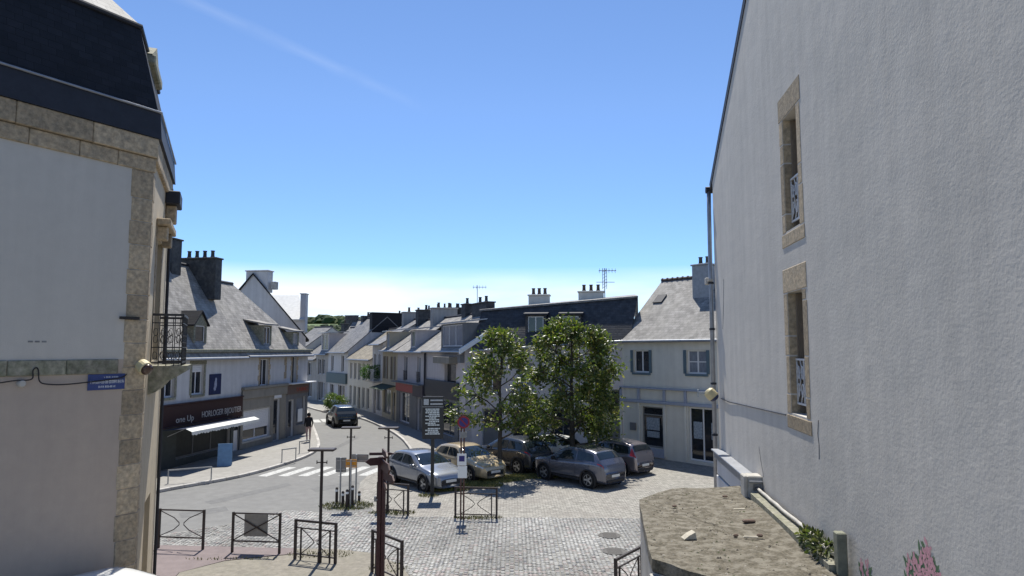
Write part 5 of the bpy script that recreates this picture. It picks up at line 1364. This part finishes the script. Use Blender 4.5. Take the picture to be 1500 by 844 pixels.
# ================================================================== STREET FURNITURE
def barrier_plain(a, b, label, panel=False, z=0.0, h=1.06):
    """steel crowd barrier: two posts, top and bottom rail, St Andrew's cross joined by a ring"""
    a = Vector((a.x, a.y, z)); b = Vector((b.x, b.y, z)); d = (b-a); L = d.length
    r = empty('barrier', a, math.atan2(d.y, d.x), label, 'barrier', 'cross-braced steel barriers round the crossing')
    for x in (0, L): g = MB(); g.bar((x, 0, 0), (x, 0, h), .055, .055); g.build('post', M_ironbr, r)
    for zz in (h-.03, .3): g = MB(); g.bar((.03, 0, zz), (L-.03, 0, zz), .035, .035); g.build('rail', M_ironbr, r)
    g = MB(); za, zb_ = .33, h-.06
    if panel:
        g.bar((.03, -.0, za), (L-.03, 0, zb_), .022, .03); g.bar((.03, 0, zb_), (L-.03, 0, za), .018, .03)
    else:
        c = L/2; zc = (za+zb_)/2; q = .07
        for s_, e in ((1, .03), (-1, L-.03)):
            g.tube([(e, 0, zb_), (c-s_*.22, 0, zc+.16), (c-s_*q, 0, zc+.03), (c-s_*q, 0, zc-.03), (c-s_*.22, 0, zc-.16), (e, 0, za)], .013, 6)
    g.build('cross_brace', M_ironbr, r)
    if panel:
        g = MB(); g.bbox(L/2-.36, .03, .42, L/2+.3, .05, 1.0, .005); g.build('notice_panel', M_signgrey, r)
    return r
def barrier_hoop(a, b, label, z=0.0, h=1.02):
    """hoop barrier with a smaller cross-braced panel inside"""
    a = Vector((a.x, a.y, z)); b = Vector((b.x, b.y, z)); d = (b-a); L = d.length
    r = empty('barrier', a, math.atan2(d.y, d.x), label, 'barrier', 'cross-braced steel barriers round the crossing')
    for x in (0, L): g = MB(); g.bar((x, 0, 0), (x, 0, h), .06, .06); g.build('post', M_ironbr, r)
    g = MB(); g.bar((.03, 0, h-.03), (L-.03, 0, h-.03), .05, .055); g.build('rail', M_ironbr, r)
    i0, i1, zt, zl = .17, L-.17, h-.2, .14
    for x in (i0, i1): g = MB(); g.bar((x, 0, .0), (x, 0, zt), .035, .035); g.build('inner_post', M_ironbr, r)
    for zz in (zt-.015, zl): g = MB(); g.bar((.03, 0, zz), (L-.03, 0, zz), .03, .03); g.build('inner_rail', M_ironbr, r)
    g = MB(); c = L/2; zc = (zt+zl)/2
    for s_, e in ((1, i0+.02), (-1, i1-.02)):
        g.tube([(e, 0, zt-.03), (c-s_*.16, 0, zc+.12), (c-s_*.05, 0, zc+.02), (c-s_*.05, 0, zc-.02), (c-s_*.16, 0, zc-.12), (e, 0, zl+.02)], .012, 6)
    g.build('cross_brace', M_ironbr, r)
    return r
PZ = .054
b1 = G(297, 805, PZ); b1a = b1 + (G(240, 803, PZ)-b1).normalized()*1.3
barrier_plain(b1a, b1, 'plain cross-braced barrier reaching behind the corner house', z=PZ)
barrier_plain(G(340, 809, PZ), G(409, 811, PZ), 'cross-braced barrier with a grey panel fixed on its back', True, z=PZ)
barrier_hoop(G(432, 819, PZ), G(491, 826, PZ), 'hoop barrier around the foot of the tall T-topped post', z=PZ)
barrier_hoop(G(545, 838, PZ), G(588, 858, PZ), 'hoop barrier beside the foot of the red-brown fingerpost', z=PZ)
barrier_hoop(G(553, 751), G(597.5, 755.5), 'hoop barrier behind the fingerpost at the parking edge')
barrier_hoop(G(667, 759.5), G(727.5, 761), 'hoop barrier in front of the no-parking sign')
qb = G(941, 866); barrier_hoop(Vector((qb.x-.75, qb.y-1.0, 0)), qb, 'hoop barrier beside the flat-roofed annexe')
# T-topped posts
def tpost(p, H_, label, rz=0, z=0.0):
    r = empty('lamp_post', (p.x, p.y, z), rz, label, 'post', 'slim T-topped posts')
    g = MB(); g.tube([(0, 0, 0), (0, 0, .25), (0, 0, .26), (0, 0, H_-.06)], [.055, .055, .042, .038], 10); g.build('pole', M_ironbr, r)
    g = MB(); g.bbox(-.34, -.17, H_-.06, .34, .17, H_, .02); g.build('head', M_ironbr, r)
    g = MB(); g.bar((-.13, 0, H_-.36), (.13, 0, H_-.36), .02, .025)
    for s_ in (-1, 1): g.bar((s_*.13, 0, H_-.4), (s_*.13, 0, H_-.31), .02, .02)
    g.build('cross_arm', M_ironbr, r)
tpost(G(468, 824, PZ), 2.88, 'slim T-topped post standing inside the hoop barrier by the gravel', z=PZ)
tpost(G(512, 741), 2.75, 'slim T-topped post rising from the sign island in the road', .1)
tpost(G(567.5, 751.5), 2.86, 'slim T-topped post just behind the red-brown fingerpost')
# fingerpost
q = G(557, 868, PZ); r = empty('fingerpost', (q.x, q.y, PZ), 0, 'red-brown wooden fingerpost with several direction boards', 'signpost')
g = MB(); g.bbox(-.095, -.07, 0, -.005, .07, 3.0, .01); g.build('post', M_redbr, r)
g = MB(); g.bbox(.005, -.07, 0, .08, .07, 3.0, .01); g.build('post', M_redbr, r)
for (zz, a, hh, ln, off) in ((3.08, .06, .06, .62, -.0), (2.92, R(205), .17, .42, .04), (2.86, R(-68), .22, .9, .0), (3.14, R(-72), .13, .8, .02), (2.62, R(-64), .18, .85, .05), (2.44, R(-75), .13, .7, .06)):
    g = MB(); g.slab([(.03, -.02, -hh/2), (ln-.12, -.02, -hh/2), (ln, -.02, 0), (ln-.12, -.02, hh/2), (.03, -.02, hh/2)], (0, .035, 0))
    if zz > 3.05 and ln < .7: g.v = [(x-.31, y, z_) for x, y, z_ in g.v]
    o = g.build('direction_board', M_redbr, r); o.location = (off, -.1, zz); o.rotation_euler = (0, 0, a)
g = MB(); g.lathe([(.03, 0), (.03, .1), (.012, .12)], (-.15, 0, 2.0), 8); g.bar((-.15, 0, 2.03), (-.09, 0, 2.03), .02, .02); g.build('bracket', M_steel, r)
# information totem
q = G(633, 727); r = empty('information_sign', (q.x, q.y, 0), R(3), 'tall black information sign listing white rows, beside the silver car', 'sign')
g = MB(); g.bbox(-.065, -.045, 0, .065, .045, 2.2, .01); g.build('post', M_black, r)
g = MB(); g.bbox(-.4, -.05, 2.13, .4, .05, 3.72, .02); pn = g.build('panel', M_black, r)
g = MB(); g.box(-.4, -.052, 3.32, .4, -.0505, 3.335); g.box(-.35, -.0535, 3.4, -.16, -.051, 3.62)
for zz in (3.58, 3.44): g.box(-.1, -.0535, zz-.035, .37, -.051, zz+.02)
g.build('heading', mat('sign_white_dim', (.42, .45, .47), .5, .3, 12), pn)
ri = random.Random(9); M_row = mat('sign_white', (.6, .66, .66), .5, .2, 12)
for k in range(15):
    zz = 3.24-.066*k
    if k == 10: continue
    x0 = -.28+ri.uniform(0, .16)*(k % 2); x1 = .28-ri.uniform(0, .2); g = MB(); x = x0
    while x < x1:
        w = ri.uniform(.05, .14); g.box(x, -.0535, zz-.023, min(x+w, .3), -.051, zz+.023); x += w+.014
    o = g.build('text_row', M_row, pn); tag(o, kind='stuff')
# no-parking sign on twin poles
M_red = mat('sign_red', (.25, .018, .03), .45, .1, 8); M_signblue = mat('sign_blue', (.035, .03, .17), .45, .1, 8); M_rust = mat('brown_pole', (.09, .045, .035), .6, .2, 12)  # sign red and blue darkened: shade of the backlit face put into the colour
q = G(677, 762); r = empty('no_parking_sign', (q.x, q.y, 0), 0, 'round red and blue no-parking sign with small plates on brown poles', 'road sign')
for x in (-.05, .045): g = MB(); g.tube([(x, 0, 0), (x, 0, 3.36)], .026, 8); g.build('pole', M_rust, r)
zc = 3.13
g = MB(); g.lathe([(.2, 0), (.2, -.02), (.0005, -.021)], (.03, -.04, zc), 28, axis='Y'); ds = g.build('disc', M_red, r)
g = MB(); g.lathe([(.145, -.0215), (.145, -.0235), (.0005, -.0236)], (.03, -.04, zc), 24, axis='Y'); g.build('blue_field', M_signblue, ds)
g = MB(); g.bar((-.09, -.067, zc+.12), (.15, -.067, zc-.12), .005, .045); g.build('red_bar', M_red, ds)
for (cx, zz, w, hh, m) in ((.03, 2.72, .22, .2, M_signgrey), (-.02, 1.93, .3, .38, M_plate), (.0, 1.53, .3, .38, M_plate)):
    g = MB(); g.bbox(cx-w/2, -.055, zz-hh/2, cx+w/2, -.035, zz+hh/2, .004); o = g.build('plate', m, r)
    if zz == 1.93:
        g = MB(); g.box(cx-.09, -.058, zz-.06, cx+.09, -.0555, zz+.12); g.build('blue_square', M_signblue, o)
g = MB(); g.box(-.1, -.02, 3.34, .15, .02, 3.37); g.build('cap', M_rust, r)
# sign cluster on the island
q0 = G(505, 744)
def signpost(px, py, H_, label, w, hh, m, dx=0, rz=0, zc=None, mb_=None):
    p = G(px, py); r = empty('road_sign', (p.x, p.y, .0), rz, label, 'road sign')
    g = MB(); g.tube([(0, 0, 0), (0, 0, H_)], .03, 8); g.build('pole', M_steel, r)
    zc = zc or H_-hh/2
    g = MB(); g.bbox(dx-w/2, .03, zc-hh/2, dx+w/2, .05, zc+hh/2, .004); o = g.build('panel', m, r)
    g = MB()
    for zz in (zc-hh*.3, zc+hh*.3): g.bar((dx-w*.42, .018, zz), (dx+w*.42, .018, zz), .02, .03)
    g.build('stiffener', M_steel, r); return r
M_orange = mat('orange_sign', (.62, .27, .03), .5, .15, 9)
signpost(498, 738, 1.62, 'grey back of a square road sign on the island', .38, .52, M_signgrey, 0)
signpost(521, 737, 1.72, 'grey back of a wide road sign on the island', .62, .28, M_signgrey, .12, -.1)
r = signpost(512.8, 744.5, 1.66, 'small orange yellow direction sign on the island', .38, .28, M_orange, 0)
g = MB(); g.box(-.14, -.0, 1.5, .14, -.004, 1.515); g.box(-.12, .0, 1.45, .1, -.004, 1.47); 
rp = random.Random(14)
for (px, py, hh, where) in ((493, 738, .55, 'outermost beside the square sign back'), (502, 742, .5, 'between the square sign back and the orange sign'), (508, 745, .62, 'in front of the orange sign'), (516, 742, .7, 'tallest, between the orange sign and wide sign back'), (526, 735, .35, 'lowest, outside the wide sign back')):
    p = G(px, py); g = MB(); g.tube([(0, 0, 0), (0, 0, hh), (0, 0, hh+.03)], [.05, .05, .02], 10); o = g.build('body', M_ironbr)
    rr = empty('bollard', (p.x, p.y, 0), 0, 'short dark bollard on the island, '+where, 'bollard', 'bollards on the sign island'); o.parent = rr
    g = MB(); g.lathe([(.056, hh-.12), (.056, hh-.05)], (0, 0, 0), 10); g.build('band', M_plate, rr)
# low hoops and rails on the far left pavement
def hoop(px, py, w, h_, rz, label, m=M_steel):
    p = G(px, py, .12); r = empty('hoop_rail', (p.x, p.y, .12), rz, label, 'rail', 'hoop rails on the far pavement')
    for s_ in (-1, 1): g = MB(); g.tube([(s_*w/2, 0, 0), (s_*w/2, 0, h_-.03)], .025, 8); g.build('leg', m, r)
    g = MB(); g.bar((-w/2-.02, 0, h_-.02), (w/2+.02, 0, h_-.02), .05, .05); g.build('top_rail', m, r)
hoop(423, 676, .75, .62, R(50), 'steel hoop rail at the kerb before the taupe shopfront')
hoop(446, 663, .7, .62, R(60), 'steel hoop rail at the kerb corner before the person')
hoop(278, 706, 1.6, .55, R(30), 'thin low steel rail at the kerb before the awning shop')
# blue board outside the jeweller
p = G(329, 682, .12); r = empty('pavement_board', (p.x, p.y, .12), R(18), 'pale blue folding board standing below the awning', 'board')
M_pbl = mat('pale_blue_board', (.14, .26, .42), .5, .12, 4)
for s_ in (-1, 1): g = MB(); g.slab([(-.31, s_*.22, 0), (.31, s_*.22, 0), (.31, s_*.03, 1.0), (-.31, s_*.03, 1.0)], (0, .02, 0)); g.build('face', M_pbl, r)
# ================================================================== TREES, PLANTS, PERSON
M_bark = mat('bark', (.055, .048, .04), .9, .3, 9, .01, 30, mapscale=(1, 1, .3))
def leaf_mat(name, spec):
    m = mat(name, (.05, .08, .02), .4, .12, 6, spec=spec, vcol=True)
    b = m.node_tree.nodes['Principled BSDF']; b.inputs['Transmission Weight'].default_value = 0
    # thin leaves let some light through
    N = m.node_tree.nodes; Lk = m.node_tree.links; out = N['Material Output']
    tr = N.new('ShaderNodeBsdfTranslucent'); mx = N.new('ShaderNodeMixShader'); mx.inputs[0].default_value = .3
    at = next(n for n in N if n.type == 'ATTRIBUTE'); sc_ = N.new('ShaderNodeVectorMath'); sc_.operation = 'MULTIPLY'; sc_.inputs[1].default_value = (1.6, 1.9, .7)
    Lk.new(at.outputs['Color'], sc_.inputs[0]); Lk.new(sc_.outputs[0], tr.inputs['Color'])
    Lk.new(b.outputs[0], mx.inputs[1]); Lk.new(tr.outputs[0], mx.inputs[2]); Lk.new(mx.outputs[0], out.inputs[0]); return m
M_leaf = leaf_mat('magnolia_leaf', .55); M_leafs = leaf_mat('shrub_leaf', .35)
class Leaves:
    def __init__(s): s.v = []; s.f = []; s.c = []
    def leaf(s, p, d, n, l, w, c):
        d = d.normalized(); n = (n-d*n.dot(d)); n = n.normalized() if n.length > 1e-6 else d.orthogonal().normalized(); t = d.cross(n); o = len(s.v)
        droop = -n*l*.12
        for a, q, h in ((0, 0, 0), (.35, .5, .06), (.35, -.5, .06), (.75, .36, .02), (.75, -.36, .02), (1, 0, 0)):
            s.v.append(tuple(p+d*(l*a)+t*(w*q)+n*(l*h)+droop*(a*a)))
        s.v.append(tuple(p+d*(l*.5)-n*(l*.03)))
        s.f += [(o, o+1, o+6), (o, o+6, o+2), (o+1, o+3, o+6), (o+6, o+4, o+2), (o+3, o+5, o+6), (o+6, o+5, o+4)]
        s.c += [c]*7
    def build(s, name, m, parent=None):
        me = bpy.data.meshes.new(name); me.from_pydata(s.v, [], s.f)
        at = me.color_attributes.new('tint', 'FLOAT_COLOR', 'POINT'); at.data.foreach_set('color', [q for c in s.c for q in (*c, 1)])
        me.materials.append(m); return link_mesh(name, me, parent)
def rdir(r): 
    while True:
        v = Vector((r.uniform(-1, 1), r.uniform(-1, 1), r.uniform(-1, 1)))
        if .05 < v.length < 1: return v.normalized()
def tree(base, label, H_, z0, prof, nlimb, ncl, nleaf, tr, seed, lean=(0, 0), fill=.5, tips=()):
    r = random.Random(seed); root = empty('magnolia_tree', base, 0, label, 'tree')
    g = MB(); wob = [Vector((lean[0]*k/8+r.uniform(-.03, .03), lean[1]*k/8+r.uniform(-.03, .03), H_*.96*k/8)) for k in range(9)]; wob[0] = Vector((0, 0, -.05))
    pts = smooth(wob, 3); n = len(pts); g.tube(pts, [tr*(1.25 if k == 0 else 1)*(1-.9*k/n) for k in range(n)], 10); g.build('trunk', M_bark, root, True)
    def axis(z): k = max(0, min(n-1, int(z/(H_*.96)*(n-1)))); return pts[k]
    g = MB(); cl = []
    def limb(p0, p1, r0, lvl):
        m = p0.lerp(p1, .5)+rdir(r)*(p1-p0).length*.12-Vector((0, 0, .06))*(lvl == 0)
        q = smooth([p0, m, p1], 4); k_ = len(q); g.tube(q, [r0*(1-.75*k/k_) for k in range(k_)], 6)
        return q
    tgt = []
    for k in range(ncl):
        z = z0+(H_-z0)*r.random()**.9; a = r.uniform(0, 2*math.pi); rad = interp(prof, z)*(fill+(1-fill)*r.random())**.6*(1+.2*math.sin(3*a+z*2.3)*math.cos(2*z+a))
        tgt.append(axis(z)+Vector((math.cos(a)*rad, math.sin(a)*rad, z-axis(z).z)))
    tgt += [Vector(t) for t in tips]
    lim = []
    for k in range(nlimb):
        z = z0+(H_-z0)*(k+.3)/nlimb*.9; a = k*2.4+r.uniform(-.4, .4); rad = interp(prof, min(H_, z+.5))*.8
        st = max(z0*.85, z-.45); p0 = axis(st).copy(); p0.z = st
        p1 = axis(z)+Vector((math.cos(a)*rad, math.sin(a)*rad, z+.35-axis(z).z)); lim.append(limb(p0, p1, tr*.42*(1-.5*k/nlimb), 0))
    allp = [p for q in lim for p in q]+[p for p in pts if p.z > z0]
    for t in tgt:
        p0 = min(allp, key=lambda p: (p-t).length+(.4 if p.z > t.z else 0)); limb(p0, t, .022, 1)
    g.build('branches', M_bark, root, True)
    lv = Leaves()
    for t in tgt:
        ax = axis(t.z); o = Vector((t.x-ax.x, t.y-ax.y, .35)).normalized(); br = r.uniform(.75, 1.25); sp = r.uniform(.13, .27)
        for k in range(int(nleaf*r.uniform(.6, 1.3))):
            p = t+Vector((r.gauss(0, sp), r.gauss(0, sp), r.gauss(0, sp*.75))); d = (o*.7+rdir(r)*.9); nn = Vector((0, 0, 1))*.8+rdir(r)*.8
            b_ = 1.1*br*r.uniform(.7, 1.3); q = r.random()
            c = (.06*b_, .085*b_, .02*b_) if q < .55 else ((.12*b_, .14*b_, .035*b_) if q < .88 else (.22*b_, .19*b_, .075*b_))  # palest leaves carry the glossy highlights in their colour
            lv.leaf(p, d, nn, r.uniform(.15, .27), r.uniform(.065, .11), c)
    lv.build('crown', M_leaf, root)
    return root
b = G(732, 700)
tree(b, 'slim sparse glossy-leaved tree with open branches beside the beige car', 6.15, 1.9, [(1.8, .7), (2.3, 1.25), (3.2, 1.35), (4.2, 1.15), (5.0, 1.0), (5.7, .75), (6.2, .35)], 13, 60, 62, .115, 21, (.05, 0), .45,
     tips=((-1.75, .2, 2.9), (-1.9, -.1, 2.6), (-1.6, .1, 3.6), (-1.2, 0, 4.4), (-1.5, .2, 2.4)))
b = P(838, 690, 32.2); b.z = 0
tree(b, 'broad dense glossy-leaved tree over the grey crossover', 6.85, 1.25, [(1.2, 1.3), (1.9, 1.9), (3.0, 2.05), (4.2, 1.95), (5.2, 1.7), (5.9, 1.4), (6.4, 1.0), (6.9, .4)], 16, 150, 80, .15, 33, (.0, 0), .55)
# balcony plants, hedge
def bush(name, label, c, rx, ry, rz, n, seed, cols, m=M_leafs, size=(.06, .12), cat='bush'):
    r = random.Random(seed); lv = Leaves(); root = empty(name, c, 0, label, cat); g = MB()
    for k in range(7):
        a = k*.9; t = Vector((math.cos(a)*rx*.7, math.sin(a)*ry*.7, rz*r.uniform(1.0, 1.6))); g.tube([(0, 0, -.02), t*.5, t], [.02, .014, .006], 5)
    g.build('stems', M_bark, root)
    for k in range(n):
        d = rdir(r); q = (.55+.45*r.random()); lump = 1+.16*math.sin(d.x*5+seed)+.14*math.sin(d.y*7+d.z*4)
        p = Vector((d.x*rx, d.y*ry, rz+d.z*rz))*1.0; p = Vector((p.x*q*lump, p.y*q*lump, max(.02, rz+(p.z-rz)*q*lump)))
        b_ = r.uniform(.65, 1.35); cc = r.choice(cols); lv.leaf(p, d+rdir(r)*.8, Vector((0, 0, 1))+rdir(r), r.uniform(*size), r.uniform(*size)*.5, tuple(x*b_ for x in cc))
    lv.build('foliage', m, root); return root
hq = G(494, 602, .12)
bush('hedge', 'rounded light green hedge at the pavement before the teal shopfront', (hq.x-.4, hq.y+.6, .12), 1.05, .75, .72, 2400, 3, [(.09, .13, .03), (.13, .17, .045), (.06, .1, .025)], size=(.1, .17), cat='hedge')
bush('balcony_plant', 'green plant spilling over the narrow balcony', BALC+Vector((0, 0, -.85)), .85, .38, .62, 1100, 5, [(.06, .13, .03), (.09, .17, .04)], size=(.1, .17), cat='plant')
wq_ = wal.world(8.15, -.17, ZS+.0)
rw = random.Random(3)
for k, (u, lab) in enumerate(((7.95, 'green weed growing in the joint between annexe roof and wall'), (8.45, 'straggly weed beside the short concrete post'))):
    p = wal.world(u, -.17, ZS+.05); bush('weed', lab, p, .15, .24, .1, 260, 40+k, [(.08, .1, .04), (.12, .12, .06), (.05, .06, .03)], size=(.05, .11), cat='weed')
# rough grass round tree foot, islands, post feet
lv = Leaves(); rg = random.Random(12)
def tufts(px, py, rx, ry, n, hmax=.12):
    c = G(px, py)
    for k in range(n):
        a = rg.uniform(0, 6.283); q = math.sqrt(rg.random()); p = Vector((c.x+math.cos(a)*rx*q, c.y+math.sin(a)*ry*q, .006)); b_ = rg.uniform(.7, 1.3)
        cc = rg.choice(((.19, .19, .06), (.26, .23, .09), (.1, .13, .04))); lv.leaf(p, Vector((rg.gauss(0, .45), rg.gauss(0, .45), 1)), rdir(rg), rg.uniform(.04, hmax), rg.uniform(.016, .032), tuple(x*b_ for x in cc))
for a in ((735, 703, 1.0, .5, 2200), (690, 712, 1.3, .5, 2600), (655, 718, .9, .35, 1200), (775, 699, 1.3, .5, 2600), (715, 706, 1.0, .4, 1500), (508, 742, .95, .7, 900), (575, 752, .8, .3, 420), (628, 727, .4, .3, 200), (470, 815, .9, .35, 500), (700, 760, .8, .18, 300), (570, 835, .5, .4, 240), (340, 822, 1.2, .12, 160)): tufts(*a)
tag(lv.build('grass', M_grass), 'dry yellowish grass tufts round the tree feet and posts', 'grass', kind='stuff')
# person walking at the corner
def person(p, rz, label):
    r = empty('person', p, rz, label, 'person')
    J = {'pel': (0, 0, .88), 'spi': (0, .01, 1.1), 'che': (0, 0, 1.3), 'nec': (0, .0, 1.43), 'hea': (0, .02, 1.53), 'top': (0, .015, 1.65),
         'hl': (.09, 0, .84), 'kl': (.1, .1, .48), 'al': (.1, .06, .08), 'tl': (.1, .2, .03), 'hr': (-.09, 0, .84), 'kr': (-.1, -.02, .47), 'ar': (-.1, -.18, .1), 'tr': (-.1, -.06, .03),
         'sl': (.17, 0, 1.36), 'el': (.22, -.06, 1.1), 'wl': (.21, .05, .9), 'fl': (.2, .08, .8), 'sr': (-.17, 0, 1.36), 'er': (-.22, -.03, 1.1), 'wr': (-.21, .14, .95), 'fr': (-.2, .2, .88)}
    rad = {'pel': .15, 'spi': .13, 'che': .15, 'nec': .055, 'hea': .095, 'top': .06, 'hl': .095, 'kl': .06, 'al': .042, 'tl': .035, 'hr': .095, 'kr': .06, 'ar': .042, 'tr': .035, 'sl': .06, 'el': .043, 'wl': .032, 'fl': .025, 'sr': .06, 'er': .043, 'wr': .032, 'fr': .025}
    E = [('pel', 'spi'), ('spi', 'che'), ('che', 'nec'), ('nec', 'hea'), ('hea', 'top'), ('pel', 'hl'), ('hl', 'kl'), ('kl', 'al'), ('al', 'tl'), ('pel', 'hr'), ('hr', 'kr'), ('kr', 'ar'), ('ar', 'tr'), ('che', 'sl'), ('sl', 'el'), ('el', 'wl'), ('wl', 'fl'), ('che', 'sr'), ('sr', 'er'), ('er', 'wr'), ('wr', 'fr')]
    ks = list(J); me = bpy.data.meshes.new('body'); me.from_pydata([J[k] for k in ks], [(ks.index(a), ks.index(b)) for a, b in E], [])
    o = link_mesh('body', me, r); o.modifiers.new('s', 'SKIN'); sd = o.modifiers.new('d', 'SUBSURF'); sd.levels = sd.render_levels = 2
    for i, k in enumerate(ks):
        sv_ = me.skin_vertices[0].data[i]; sv_.radius = (rad[k], rad[k]); sv_.use_root = (k == 'pel')
    dg = bpy.context.evaluated_depsgraph_get(); m2 = bpy.data.meshes.new_from_object(o.evaluated_get(dg)); o.modifiers.clear(); o.data = m2
    skin = mat('skin', (.42, .26, .19), .6, .08, 8); dark = mat('dark_jacket', (.012, .012, .015), .85, .15, 12); pink = mat('dusty_pink_trousers', (.36, .25, .23), .85, .12, 12)
    shoe = mat('dark_shoe', (.02, .018, .018), .6)
    m2.materials.clear()
    for m_ in (skin, dark, pink, shoe): m2.materials.append(m_)
    for pl__ in m2.polygons:
        c = pl__.center; pl__.use_smooth = True
        pl__.material_index = 3 if c.z < .1 else (2 if c.z < .86 and abs(c.x) < .185 else (0 if c.z > 1.42 or (abs(c.x) > .185 and c.z < .89) else 1))
    hm = mat('dark_hair', (.014, .01, .008), .7, .2, 30); g = MB(); n1, n2 = 12, 7
    V = [(.108*math.sin(math.pi*.62*j/n2)*math.cos(2*math.pi*i/n1), -.012+.112*math.sin(math.pi*.62*j/n2)*math.sin(2*math.pi*i/n1), 1.565+.125*math.cos(math.pi*.62*j/n2)-(.05 if math.sin(2*math.pi*i/n1) < -.2 and j > 4 else 0)) for j in range(n2+1) for i in range(n1)]
    g.add(V, [(j*n1+i, j*n1+(i+1) % n1, (j+1)*n1+(i+1) % n1, (j+1)*n1+i) for j in range(n2) for i in range(n1) if not (j >= 4 and .3 < (i/n1*4) % 4 < 1.7)]); g.build('hair', hm, r, True)
pq = G(451.5, 647, .12); person((pq.x, pq.y, .12), R(25), 'person in dark jacket and dusty pink trousers walking by the end house')
